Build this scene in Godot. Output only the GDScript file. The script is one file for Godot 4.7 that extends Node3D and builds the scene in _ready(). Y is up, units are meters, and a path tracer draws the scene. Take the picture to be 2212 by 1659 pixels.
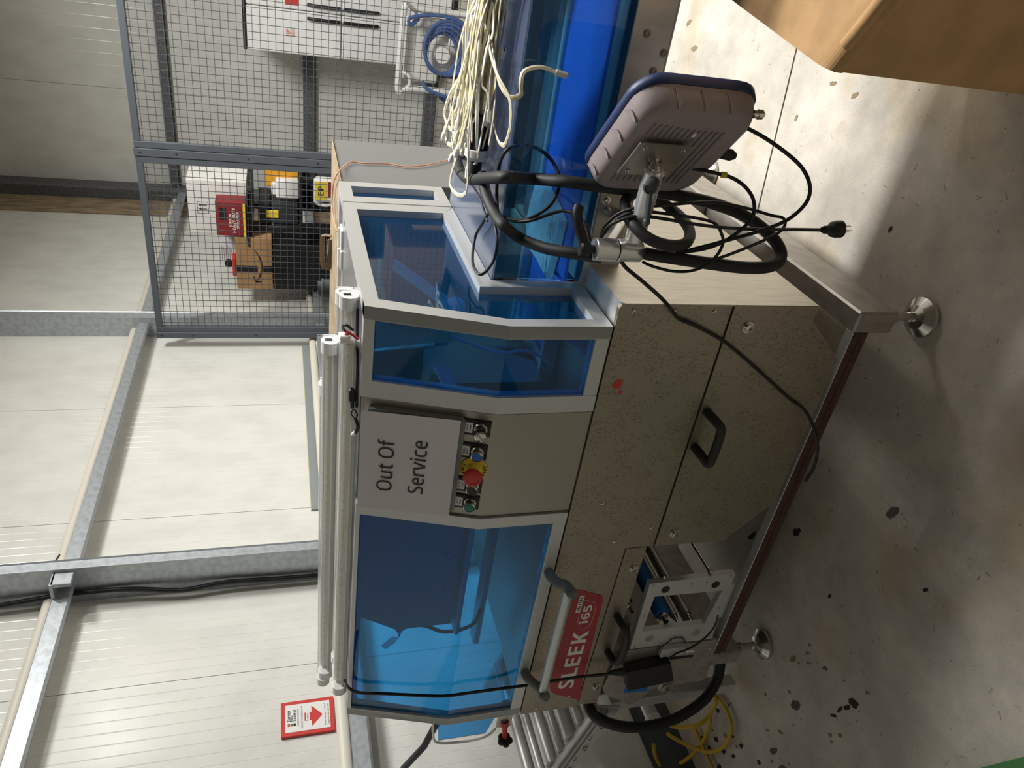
extends Node3D

var M := {}
var used := {}

func V(x: float, y: float, z: float) -> Vector3:
	return Vector3(x, y, z)

# ---------------------------------------------------------------- mesh building
func nst() -> SurfaceTool:
	var s := SurfaceTool.new()
	s.begin(Mesh.PRIMITIVE_TRIANGLES)
	return s

func tri(s: SurfaceTool, a: Vector3, b: Vector3, c: Vector3, na: Vector3, nb: Vector3, nc: Vector3) -> void:
	if (c - a).cross(b - a).dot(na + nb + nc) < 0.0:
		var t := b
		b = c
		c = t
		t = nb
		nb = nc
		nc = t
	s.set_normal(na)
	s.add_vertex(a)
	s.set_normal(nb)
	s.add_vertex(b)
	s.set_normal(nc)
	s.add_vertex(c)

func quad(s: SurfaceTool, a: Vector3, b: Vector3, c: Vector3, d: Vector3, n: Vector3) -> void:
	tri(s, a, b, c, n, n, n)
	tri(s, a, c, d, n, n, n)

# box with chamfered edges: centre, three axes (unit), half sizes, bevel
func obox(s: SurfaceTool, xf: Transform3D, h: Vector3, bev := 0.0) -> void:
	bev = minf(bev, minf(h.x, minf(h.y, h.z)) * 0.9)
	var ax := [xf.basis.x, xf.basis.y, xf.basis.z]
	var hh := [h.x, h.y, h.z]
	for i in 3:
		var j := (i + 1) % 3
		var k := (i + 2) % 3
		for sg in [-1.0, 1.0]:
			var n: Vector3 = ax[i] * sg
			var c: Vector3 = xf.origin + n * hh[i]
			var u: Vector3 = ax[j] * (hh[j] - bev)
			var w: Vector3 = ax[k] * (hh[k] - bev)
			quad(s, c - u - w, c + u - w, c + u + w, c - u + w, n)
	if bev <= 0.0:
		return
	for i in 3:
		var j := (i + 1) % 3
		var k := (i + 2) % 3
		for sj in [-1.0, 1.0]:
			for sk in [-1.0, 1.0]:
				var u: Vector3 = ax[i] * (hh[i] - bev)
				var p: Vector3 = xf.origin + ax[j] * sj * hh[j] + ax[k] * sk * (hh[k] - bev)
				var q: Vector3 = xf.origin + ax[j] * sj * (hh[j] - bev) + ax[k] * sk * hh[k]
				quad(s, p - u, p + u, q + u, q - u, (ax[j] * sj + ax[k] * sk).normalized())
	for a in [-1.0, 1.0]:
		for b in [-1.0, 1.0]:
			for c in [-1.0, 1.0]:
				var o := xf.origin
				var p: Vector3 = o + ax[0] * a * hh[0] + ax[1] * b * (hh[1] - bev) + ax[2] * c * (hh[2] - bev)
				var q: Vector3 = o + ax[0] * a * (hh[0] - bev) + ax[1] * b * hh[1] + ax[2] * c * (hh[2] - bev)
				var r: Vector3 = o + ax[0] * a * (hh[0] - bev) + ax[1] * b * (hh[1] - bev) + ax[2] * c * hh[2]
				var n: Vector3 = (ax[0] * a + ax[1] * b + ax[2] * c).normalized()
				tri(s, p, q, r, n, n, n)

func box(s: SurfaceTool, lo: Vector3, hi: Vector3, bev := 0.0) -> void:
	obox(s, Transform3D(Basis(), (lo + hi) / 2.0), (hi - lo).abs() / 2.0, bev)

# bar from a to b with section w (along wd) by d
func bar(s: SurfaceTool, a: Vector3, b: Vector3, wd: Vector3, w: float, d: float, bev := 0.0) -> void:
	var z := (b - a).normalized()
	var x := (wd - z * wd.dot(z)).normalized()
	obox(s, Transform3D(Basis(x, z.cross(x), z), (a + b) / 2.0), Vector3(w / 2, d / 2, (b - a).length() / 2), bev)

# polygon in the xy plane of xf, pushed out along xf's z from 0 to depth
func prism(s: SurfaceTool, poly: PackedVector2Array, xf: Transform3D, depth: float) -> void:
	var ix := Geometry2D.triangulate_polygon(poly)
	var n := xf.basis.z.normalized() * signf(depth)
	var off := xf.basis.z.normalized() * depth
	for t in range(0, ix.size(), 3):
		var p := []
		for k in 3:
			var q := poly[ix[t + k]]
			p.append(xf * Vector3(q.x, q.y, 0))
		tri(s, p[0] + off, p[1] + off, p[2] + off, n, n, n)
		tri(s, p[0], p[1], p[2], -n, -n, -n)
	var area := 0.0
	for i in poly.size():
		area += poly[i].cross(poly[(i + 1) % poly.size()])
	for i in poly.size():
		var a := poly[i]
		var b := poly[(i + 1) % poly.size()]
		var e := (b - a).normalized() * signf(area)
		var m := (xf.basis.x * e.y - xf.basis.y * e.x).normalized()
		var pa := xf * Vector3(a.x, a.y, 0)
		var pb := xf * Vector3(b.x, b.y, 0)
		quad(s, pa, pb, pb + off, pa + off, m)

func xfx(x: float) -> Transform3D:      # polygon given as (z, y), pushed along +x from x
	return Transform3D(Basis(V(0, 0, 1), V(0, 1, 0), V(1, 0, 0)), V(x, 0, 0))

func xfz(z: float) -> Transform3D:      # polygon given as (x, y), pushed along +z from z
	return Transform3D(Basis(), V(0, 0, z))

func P2(a: Array) -> PackedVector2Array:
	var p := PackedVector2Array()
	for i in range(0, a.size(), 2):
		p.append(Vector2(a[i], a[i + 1]))
	return p

func smooth(pts: Array, n: int) -> Array:
	var o := []
	for i in pts.size() - 1:
		var a: Vector3 = pts[max(i - 1, 0)]
		var b: Vector3 = pts[i]
		var c: Vector3 = pts[i + 1]
		var d: Vector3 = pts[min(i + 2, pts.size() - 1)]
		for k in n:
			var t := float(k) / n
			o.append(0.5 * ((2 * b) + (c - a) * t + (2 * a - 5 * b + 4 * c - d) * t * t + (3 * b - a - 3 * c + d) * t * t * t))
	o.append(pts[-1])
	return o

# round or flat (r2) tube along points
func tube(s: SurfaceTool, pts: Array, r: float, sides := 8, r2 := 0.0, sm := 0, up := Vector3.ZERO, rib := 0.0) -> void:
	if sm > 0:
		pts = smooth(pts, sm)
	if r2 == 0.0:
		r2 = r
	var u := Vector3.ZERO
	var prev := []
	var pn := []
	for i in pts.size():
		var t: Vector3 = (pts[min(i + 1, pts.size() - 1)] - pts[max(i - 1, 0)]).normalized()
		if u == Vector3.ZERO:
			u = up if up != Vector3.ZERO else (V(0, 1, 0) if absf(t.y) < 0.9 else V(1, 0, 0))
		elif up != Vector3.ZERO:
			u = up
		u = (u - t * u.dot(t)).normalized()
		var w := t.cross(u)
		var ring := []
		var nn := []
		for k in sides:
			var a := TAU * k / sides
			var f := 1.0 + (rib if i % 2 == 0 else 0.0)
			ring.append(pts[i] + w * cos(a) * r * f + u * sin(a) * r2 * f)
			nn.append((w * cos(a) / r + u * sin(a) / r2).normalized())
		if i > 0:
			for k in sides:
				var q := (k + 1) % sides
				tri(s, prev[k], prev[q], ring[q], pn[k], pn[q], nn[q])
				tri(s, prev[k], ring[q], ring[k], pn[k], nn[q], nn[k])
		if i == 0 or i == pts.size() - 1:
			var cn := -t if i == 0 else t
			for k in sides:
				tri(s, pts[i], ring[k], ring[(k + 1) % sides], cn, cn, cn)
		prev = ring
		pn = nn

# turned shape: prof = [radius, height, radius, height ...] along axis from base
func lathe(s: SurfaceTool, base: Vector3, axis: Vector3, prof: Array, sides := 20) -> void:
	var z := axis.normalized()
	var x := z.cross(V(0, 1, 0) if absf(z.y) < 0.9 else V(1, 0, 0)).normalized()
	var y := z.cross(x)
	for i in range(0, prof.size() - 2, 2):
		var r0: float = prof[i]
		var h0: float = prof[i + 1]
		var r1: float = prof[i + 2]
		var h1: float = prof[i + 3]
		var sl := Vector2(h1 - h0, r0 - r1)
		if sl.length() < 1e-7:
			continue
		sl = sl.normalized()
		for k in sides:
			var a := TAU * k / sides
			var b := TAU * (k + 1) / sides
			var da := x * cos(a) + y * sin(a)
			var db := x * cos(b) + y * sin(b)
			var na := da * sl.x + z * sl.y
			var nb := db * sl.x + z * sl.y
			var p := base + da * r0 + z * h0
			var q := base + db * r0 + z * h0
			var r := base + db * r1 + z * h1
			var t := base + da * r1 + z * h1
			if r0 > 1e-6:
				tri(s, p, q, r, na, nb, nb)
			if r1 > 1e-6:
				tri(s, p, r, t, na, nb, na)

func ball(s: SurfaceTool, c: Vector3, r: float, squash := 1.0) -> void:
	var prof := []
	for i in 9:
		var a := -PI / 2 + PI * i / 8
		prof.append_array([maxf(cos(a) * r, 0.0), sin(a) * r * squash])
	lathe(s, c, V(0, 1, 0), prof, 14)

func rrect(w: float, h: float, r: float, n := 5) -> PackedVector2Array:
	var p := PackedVector2Array()
	for q in 4:
		var c := Vector2((w - r) * (1 if q in [0, 3] else -1), (h - r) * (1 if q < 2 else -1))
		for k in n + 1:
			var a := PI / 2 * (q + float(k) / n)
			p.append(c + Vector2(cos(a), sin(a)) * r)
	return p

# skin over rings of equal length, closed with flat caps
func loft(s: SurfaceTool, rings: Array, cap := true, soft := false) -> void:
	var mid := Vector3.ZERO
	var cnt := 0
	for r in rings:
		for p in r:
			mid += p
			cnt += 1
	mid /= cnt
	var fn := []
	for i in rings.size() - 1:
		var a: Array = rings[i]
		var b: Array = rings[i + 1]
		var row := []
		for k in a.size():
			var q := (k + 1) % a.size()
			var n: Vector3 = (a[q] - a[k]).cross(b[k] - a[k]).normalized()
			if n.dot((a[k] + b[q]) / 2 - mid) < 0:
				n = -n
			row.append(n)
		fn.append(row)
	for i in rings.size() - 1:
		var a: Array = rings[i]
		var b: Array = rings[i + 1]
		var m := a.size()
		for k in m:
			var q := (k + 1) % m
			if not soft:
				quad(s, a[k], a[q], b[q], b[k], fn[i][k])
				continue
			var nn := []
			for w in [[i, k], [i, q], [i + 1, q], [i + 1, k]]:
				var u := Vector3.ZERO
				for f in [w[0] - 1, w[0]]:
					if f >= 0 and f < fn.size():
						u += fn[f][w[1]] + fn[f][(w[1] - 1 + m) % m]
				nn.append(u.normalized())
			tri(s, a[k], a[q], b[q], nn[0], nn[1], nn[2])
			tri(s, a[k], b[q], b[k], nn[0], nn[2], nn[3])
	if cap:
		for e in [0, rings.size() - 1]:
			var r: Array = rings[e]
			var c := Vector3.ZERO
			for p in r:
				c += p
			c /= r.size()
			var n: Vector3 = (r[1] - r[0]).cross(c - r[0]).normalized()
			var inner: Array = rings[1] if e == 0 else rings[rings.size() - 2]
			if n.dot(c - inner[0]) < 0:
				n = -n
			for k in r.size():
				tri(s, c, r[k], r[(k + 1) % r.size()], n, n, n)

# ---------------------------------------------------------------- objects
func numbered(nm: String) -> String:
	if not used.has(nm):
		used[nm] = 0
		return nm
	used[nm] += 1
	return "%s_%03d" % [nm, used[nm]]

func thing(nm: String, label: String, cat: String, at: Vector3, group := "") -> Node3D:
	var o := Node3D.new()
	o.name = numbered(nm)
	add_child(o)
	o.position = at
	meta(o, label, cat, group)
	return o

func meta(o: Node, label: String, cat: String, group := "") -> void:
	if label:
		o.set_meta("label", label)
	if cat:
		o.set_meta("category", cat)
	if group:
		o.set_meta("group", group)

func at_of(o: Node) -> Vector3:
	var p := Vector3.ZERO
	while o != self and o is Node3D:
		p += o.position
		o = o.get_parent()
	return p

# commit a mesh whose vertices are in world axes as one part of p
func part(p: Node, nm: String, s: SurfaceTool, m: Material, label := "") -> MeshInstance3D:
	var o := MeshInstance3D.new()
	o.name = nm
	o.mesh = s.commit()
	o.material_override = m
	p.add_child(o, true)
	o.position = -at_of(p)
	if label:
		o.set_meta("label", label)
	return o

# a thing made of one mesh
func single(nm: String, s: SurfaceTool, m: Material, label: String, cat: String, group := "") -> MeshInstance3D:
	var o := MeshInstance3D.new()
	o.name = numbered(nm)
	var me := s.commit()
	o.mesh = me
	o.material_override = m
	add_child(o)
	meta(o, label, cat, group)
	return o

func struct(nm: String, s: SurfaceTool, m: Material, label := "") -> MeshInstance3D:
	var o := single(nm, s, m, label, "")
	o.set_meta("kind", "structure")
	return o

# lettering: fitted to w (and h when given), centred at c
func text(p: Node, nm: String, t: String, c: Vector3, right: Vector3, up: Vector3, w: float, h: float, m: Material, bold := false) -> MeshInstance3D:
	var tm := TextMesh.new()
	var f := SystemFont.new()
	f.font_names = PackedStringArray(["Droid Sans"])
	if bold:
		f.font_weight = 700
	tm.font = f
	tm.text = t
	tm.font_size = 64
	tm.pixel_size = 0.01
	tm.depth = 0.02
	tm.curve_step = 2.0
	var bb := tm.get_aabb()
	var kx := w / maxf(bb.size.x, 0.001)
	var ky := h / maxf(bb.size.y, 0.001) if h > 0.0 else kx
	right = right.normalized()
	up = (up - right * up.dot(right)).normalized()
	var n := right.cross(up)
	var o := MeshInstance3D.new()
	o.name = nm
	o.mesh = tm
	o.material_override = m
	p.add_child(o, true)
	var b := Basis(right * kx, up * ky, n * 0.02)
	var ctr := bb.get_center()
	o.transform = Transform3D(b, c - b * Vector3(ctr.x, ctr.y, 0) - at_of(p))
	return o

# ---------------------------------------------------------------- materials
func mat(nm: String, r: int, g: int, b: int, rough := 0.6, metal := 0.0) -> StandardMaterial3D:
	var m := StandardMaterial3D.new()
	m.resource_name = nm
	m.albedo_color = Color8(r, g, b)
	m.roughness = rough
	m.metallic = metal
	M[nm] = m
	return m

func tint_noise(m: StandardMaterial3D, f: float, lo: float, hi: float, scale: Vector3, sd: int, size := 256) -> void:
	var n := FastNoiseLite.new()
	n.seed = sd
	n.frequency = f
	n.fractal_octaves = 4
	var im := n.get_seamless_image(size, size)
	im.convert(Image.FORMAT_RGB8)
	for y in size:
		for x in size:
			var v := lerpf(lo, hi, im.get_pixel(x, y).r)
			im.set_pixel(x, y, Color(v, v, v))
	m.albedo_texture = ImageTexture.create_from_image(im)
	m.uv1_triplanar = true
	m.uv1_world_triplanar = true
	m.uv1_scale = scale

func glass(nm: String, r: int, g: int, b: int, a: float) -> StandardMaterial3D:
	var m := mat(nm, r, g, b, 0.03)
	m.albedo_color.a = a
	m.transparency = BaseMaterial3D.TRANSPARENCY_ALPHA
	m.refraction_enabled = true
	m.refraction_scale = 0.045
	return m

func _ready() -> void:
	# ---- camera (a phone held upright, the picture lies on its side)
	var cam := Camera3D.new()
	cam.name = "camera"
	cam.fov = 54.60
	cam.near = 0.05
	cam.far = 100.0
	cam.transform = Transform3D(Basis(V(0.142117, 0.838915, 0.525381), V(-0.956879, -0.019412, 0.289837), V(0.253347, -0.543917, 0.799981)).transposed(), V(0.6435, 1.52, 1.2769))
	add_child(cam)
	cam.current = true
	# ---- sky, exposure: the hall is closed, lamps light it
	var we := WorldEnvironment.new()
	we.name = "environment"
	var env := Environment.new()
	env.background_mode = Environment.BG_COLOR
	env.background_color = Color(0.02, 0.02, 0.02)
	env.tonemap_mode = Environment.TONE_MAPPER_LINEAR
	env.tonemap_exposure = 1.2
	env.sdfgi_enabled = true
	env.ssao_enabled = true
	env.ssil_enabled = true
	we.environment = env
	add_child(we)
	materials()
	# ---- lamps of the hall, all above and behind the machine
	lamp(V(1.25, 3.9, -2.38), 1.2, 0.35, 17.0, "linear hall lamp hanging above and behind the machine")
	lamp(V(2.3, 4.0, -1.5), 1.2, 0.35, 9.0, "linear hall lamp hanging above the infeed conveyor")
	lamp(V(5.6, 4.0, -2.42), 1.2, 0.35, 14.0, "linear hall lamp hanging far off over the aisle")
	lamp(V(6.0, 4.2, -6.2), 1.2, 0.35, 14.0, "linear hall lamp hanging close along the back wall")
	lamp(V(-0.9, 4.3, 3.6), 1.2, 0.35, 0.25, "dim linear hall lamp hanging behind the photographer")
	setting()
	cage_area()
	machine()
	tunnel()
	monitor()
	cables()
	tubes()
	strings()
	outfeed()
	small_things()

func lamp(at: Vector3, w: float, l: float, e: float, label: String) -> void:
	var t := thing("ceiling_light", label, "ceiling light", at)
	var s := nst()
	box(s, at + V(-w / 2 - 0.02, 0.0, -l / 2 - 0.02), at + V(w / 2 + 0.02, 0.07, l / 2 + 0.02), 0.01)
	part(t, "housing", s, M.lampgrey)
	s = nst()
	box(s, at + V(-w / 2, -0.012, -l / 2), at + V(w / 2, 0.0, l / 2))
	part(t, "diffuser", s, M.glow)
	for k in [-1.0, 1.0]:
		s = nst()
		tube(s, [at + V(k * w * 0.4, 0.07, 0), V(at.x + k * w * 0.4, 5.0, at.z)], 0.006, 6)
		part(t, "hanger", s, M.lampgrey)
	var a := AreaLight3D.new()
	a.name = "light"
	a.area_size = Vector2(w, l)
	a.light_energy = e
	a.light_color = Color(1.0, 0.995, 0.98)
	a.area_range = 30.0
	a.shadow_enabled = true
	a.transform = Transform3D(Basis(V(1, 0, 0), V(0, 0, -1), V(0, 1, 0)), V(0, -0.03, 0))
	t.add_child(a)

func materials() -> void:
	var m := mat("glow", 255, 250, 240, 0.6)
	m.emission_enabled = true
	m.emission = Color(1.0, 0.97, 0.92)
	m.emission_energy_multiplier = 1.5
	mat("lampgrey", 200, 200, 200, 0.5)
	# stainless sheets
	m = mat("front_steel", 162, 152, 138, 0.42, 0.82)
	m.albedo_texture = speckle_tex(512, 9000, 11)
	m.uv1_triplanar = true
	m.uv1_world_triplanar = true
	m.uv1_scale = V(2.3, 2.3, 2.3)
	mat("plain_steel", 166, 160, 149, 0.36, 0.82)
	m = mat("end_steel", 204, 198, 186, 0.42, 0.75)
	tint_noise(m, 0.03, 0.92, 1.05, V(9.0, 0.9, 9.0), 5)
	m = mat("fascia_steel", 222, 221, 219, 0.4, 0.6)
	tint_noise(m, 0.02, 0.86, 1.06, V(3.0, 0.5, 0.5), 6)
	mat("alu", 206, 207, 205, 0.42, 0.45)
	mat("bright_alu", 226, 226, 224, 0.36, 0.8)
	mat("polished", 200, 198, 192, 0.16, 0.95)
	m = mat("galv", 184, 190, 195, 0.42, 0.55)
	tint_noise(m, 0.03, 0.88, 1.06, V(3, 3, 3), 8)
	m = mat("galv_old", 112, 114, 116, 0.6, 0.3)
	tint_noise(m, 0.05, 0.55, 1.35, V(4, 4, 4), 9)
	m = mat("beam_steel", 178, 172, 164, 0.45, 0.7)
	tint_noise(m, 0.03, 0.88, 1.06, V(2, 2, 2), 13)
	# plastics, paint
	mat("black", 22, 22, 23, 0.5)
	mat("rubber", 36, 36, 36, 0.62)
	mat("black_gloss", 16, 16, 17, 0.22)
	mat("dark_grey", 62, 66, 70, 0.5)
	mat("cage_grey", 80, 86, 93, 0.5)
	mat("wire_grey", 74, 78, 84, 0.5)
	mat("handle_grey", 116, 120, 118, 0.5)
	mat("white_gloss", 240, 240, 238, 0.3)
	mat("white_matt", 232, 231, 226, 0.7)
	mat("paper", 226, 224, 226, 0.85)
	mat("ink", 62, 60, 62, 0.8)
	mat("ink_black", 24, 24, 26, 0.8)
	mat("red", 206, 58, 52, 0.5)
	mat("badge_red", 168, 40, 48, 0.4)
	mat("dark_red", 134, 32, 36, 0.6)
	mat("yellow", 232, 206, 60, 0.5)
	mat("orange_yellow", 226, 164, 40, 0.6)
	mat("cable_yellow", 206, 172, 44, 0.55)
	mat("btn_blue", 20, 100, 200, 0.35)
	mat("btn_green", 22, 130, 110, 0.35)
	mat("tape_blue", 28, 110, 190, 0.6)
	mat("hose_blue", 70, 98, 156, 0.55)
	mat("mon_grey", 150, 138, 138, 0.55)
	mat("mon_blue", 36, 50, 94, 0.45)
	mat("screen", 18, 20, 26, 0.12)
	mat("housing_grey", 122, 124, 123, 0.5)
	mat("belt_blue", 66, 120, 226, 0.5)
	mat("cream", 222, 206, 138, 0.5)
	mat("cream_white", 240, 236, 222, 0.45)
	mat("copper_pink", 226, 160, 128, 0.45)
	mat("chip", 226, 214, 168, 0.5)
	mat("green", 70, 130, 74, 0.7)
	m = mat("kraft", 190, 150, 102, 0.8)
	tint_noise(m, 0.02, 0.86, 1.06, V(2, 2, 2), 21)
	mat("kraft_edge", 168, 120, 68, 0.9)
	m = mat("brown_box", 176, 136, 92, 0.8)
	m = mat("rust_brown", 92, 62, 52, 0.75)
	tint_noise(m, 0.04, 0.75, 1.1, V(4, 4, 4), 23)
	m = mat("tan_band", 166, 146, 118, 0.8)
	tint_noise(m, 0.02, 0.72, 1.1, V(2.5, 0.6, 2.5), 24)
	m = mat("wall_white", 229, 229, 223, 0.2)
	tint_noise(m, 0.02, 0.95, 1.02, V(0.8, 0.5, 0.8), 25)
	mat("joint", 150, 146, 136, 0.8)
	mat("foam", 196, 186, 140, 0.9)
	mat("grey_board", 140, 145, 146, 0.6)
	mat("conduit", 226, 220, 206, 0.45)
	mat("lid_slate", 104, 118, 150, 0.32)
	mat("inner_steel", 120, 122, 124, 0.45, 0.5)
	mat("inner_dark", 44, 47, 52, 0.55)
	m = mat("film", 214, 224, 230, 0.3)
	mat("ceiling_paint", 120, 118, 112, 0.9)
	mat("hall_wall", 112, 110, 104, 0.9)
	mat("stain", 44, 40, 36, 0.85)
	mat("stain_grey", 92, 90, 86, 0.9)
	mat("stain_brown", 140, 122, 98, 0.9)
	glass("blue_pane", 46, 156, 230, 0.06)
	glass("tunnel_pane", 98, 186, 240, 0.10)
	var lg := mat("lid_glass", 112, 126, 160, 0.16)
	lg.albedo_color.a = 0.3
	lg.transparency = BaseMaterial3D.TRANSPARENCY_ALPHA
	lg = mat("top_clear", 190, 194, 202, 0.2)
	lg.albedo_color.a = 0.2
	lg.transparency = BaseMaterial3D.TRANSPARENCY_ALPHA
	var c := mat("tube_clear", 236, 236, 236, 0.08)
	c.albedo_color.a = 0.16
	c.transparency = BaseMaterial3D.TRANSPARENCY_ALPHA
	# floor: worn concrete
	m = mat("concrete", 255, 255, 255, 0.62)
	m.albedo_texture = floor_tex(1024)
	m.uv1_triplanar = true
	m.uv1_world_triplanar = true
	m.uv1_scale = V(0.42, 0.42, 0.42)

func speckle_tex(n: int, count: int, sd: int) -> ImageTexture:
	var im := Image.create(n, n, false, Image.FORMAT_RGB8)
	im.fill(Color(1, 1, 1))
	var rg := RandomNumberGenerator.new()
	rg.seed = sd
	var dens := FastNoiseLite.new()
	dens.seed = sd
	dens.frequency = 0.008
	for i in count:
		var x := rg.randi_range(0, n - 1)
		var y := rg.randi_range(0, n - 1)
		if dens.get_noise_2d(x, y) < rg.randf_range(-0.35, 0.25):
			continue
		var l := rg.randi_range(1, 6)
		var v := rg.randf_range(0.62, 0.88)
		for k in l:
			im.set_pixel((x + k / 3) % n, (y + k) % n, Color(v, v * 0.97, v * 0.92))
			if rg.randf() < 0.6:
				im.set_pixel((x + 1) % n, (y + k) % n, Color(v * 1.05, v, v * 0.97))
	return ImageTexture.create_from_image(im)

func floor_tex(n: int) -> ImageTexture:
	var a := FastNoiseLite.new()
	a.seed = 3
	a.frequency = 0.006
	a.fractal_octaves = 5
	var big := a.get_seamless_image(n, n)
	a.seed = 4
	a.frequency = 0.03
	var mid := a.get_seamless_image(n, n)
	a.seed = 5
	a.frequency = 0.004
	var warm := a.get_seamless_image(n, n)
	var rg := RandomNumberGenerator.new()
	rg.seed = 77
	var im := Image.create(n, n, false, Image.FORMAT_RGB8)
	for y in n:
		for x in n:
			var b := big.get_pixel(x, y).r
			var k := mid.get_pixel(x, y).r
			var w := warm.get_pixel(x, y).r
			var v := 0.735 + 0.075 * (b - 0.5) * 2.0 + 0.035 * (k - 0.5) * 2.0 + rg.randf_range(-0.025, 0.025)
			var br := clampf((w - 0.60) * 0.9, 0.0, 0.2)
			im.set_pixel(x, y, Color(v * (1.02 - 0.1 * br), v * (0.985 - 0.25 * br), v * (0.93 - 0.5 * br)))
	for i in 1400:
		var x := rg.randi_range(0, n - 1)
		var y := rg.randi_range(0, n - 1)
		var v := rg.randf_range(0.5, 0.85)
		var l := rg.randi_range(1, 7) if rg.randf() < 0.4 else 1
		var dx := rg.randi_range(-1, 1)
		var dy := rg.randi_range(0, 1)
		for k in l:
			var p := Vector2i(posmod(x + dx * k, n), posmod(y + dy * k, n))
			im.set_pixelv(p, im.get_pixelv(p) * Color(v, v * 0.97, v * 0.92))
	return ImageTexture.create_from_image(im)

# ---------------------------------------------------------------- the hall
func ribbed(w: float, h: float, pitch: float, xf: Transform3D) -> SurfaceTool:
	# one sandwich panel: flat strips with narrow v-grooves, folded edges at both sides
	var s := nst()
	var prof := [Vector2(0.0015, -0.02), Vector2(0.0015, 0.0)]
	var k := 1
	while k * pitch < w - 0.01:
		var x := k * pitch
		prof.append_array([Vector2(x - 0.003, 0), Vector2(x, -0.0008), Vector2(x + 0.003, 0)])
		k += 1
	prof.append_array([Vector2(w - 0.0015, 0), Vector2(w - 0.0015, -0.02)])
	for i in prof.size() - 1:
		var a: Vector2 = prof[i]
		var b: Vector2 = prof[i + 1]
		var e := (b - a).normalized()
		var n := (xf.basis.x * -e.y + xf.basis.z * e.x).normalized()
		quad(s, xf * V(a.x, 0, a.y), xf * V(b.x, 0, b.y), xf * V(b.x, h, b.y), xf * V(a.x, h, a.y), n)
	quad(s, xf * V(0.0015, 0, -0.02), xf * V(w - 0.0015, 0, -0.02), xf * V(w - 0.0015, 0, 0), xf * V(0.0015, 0, 0), -xf.basis.y)
	return s

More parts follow.
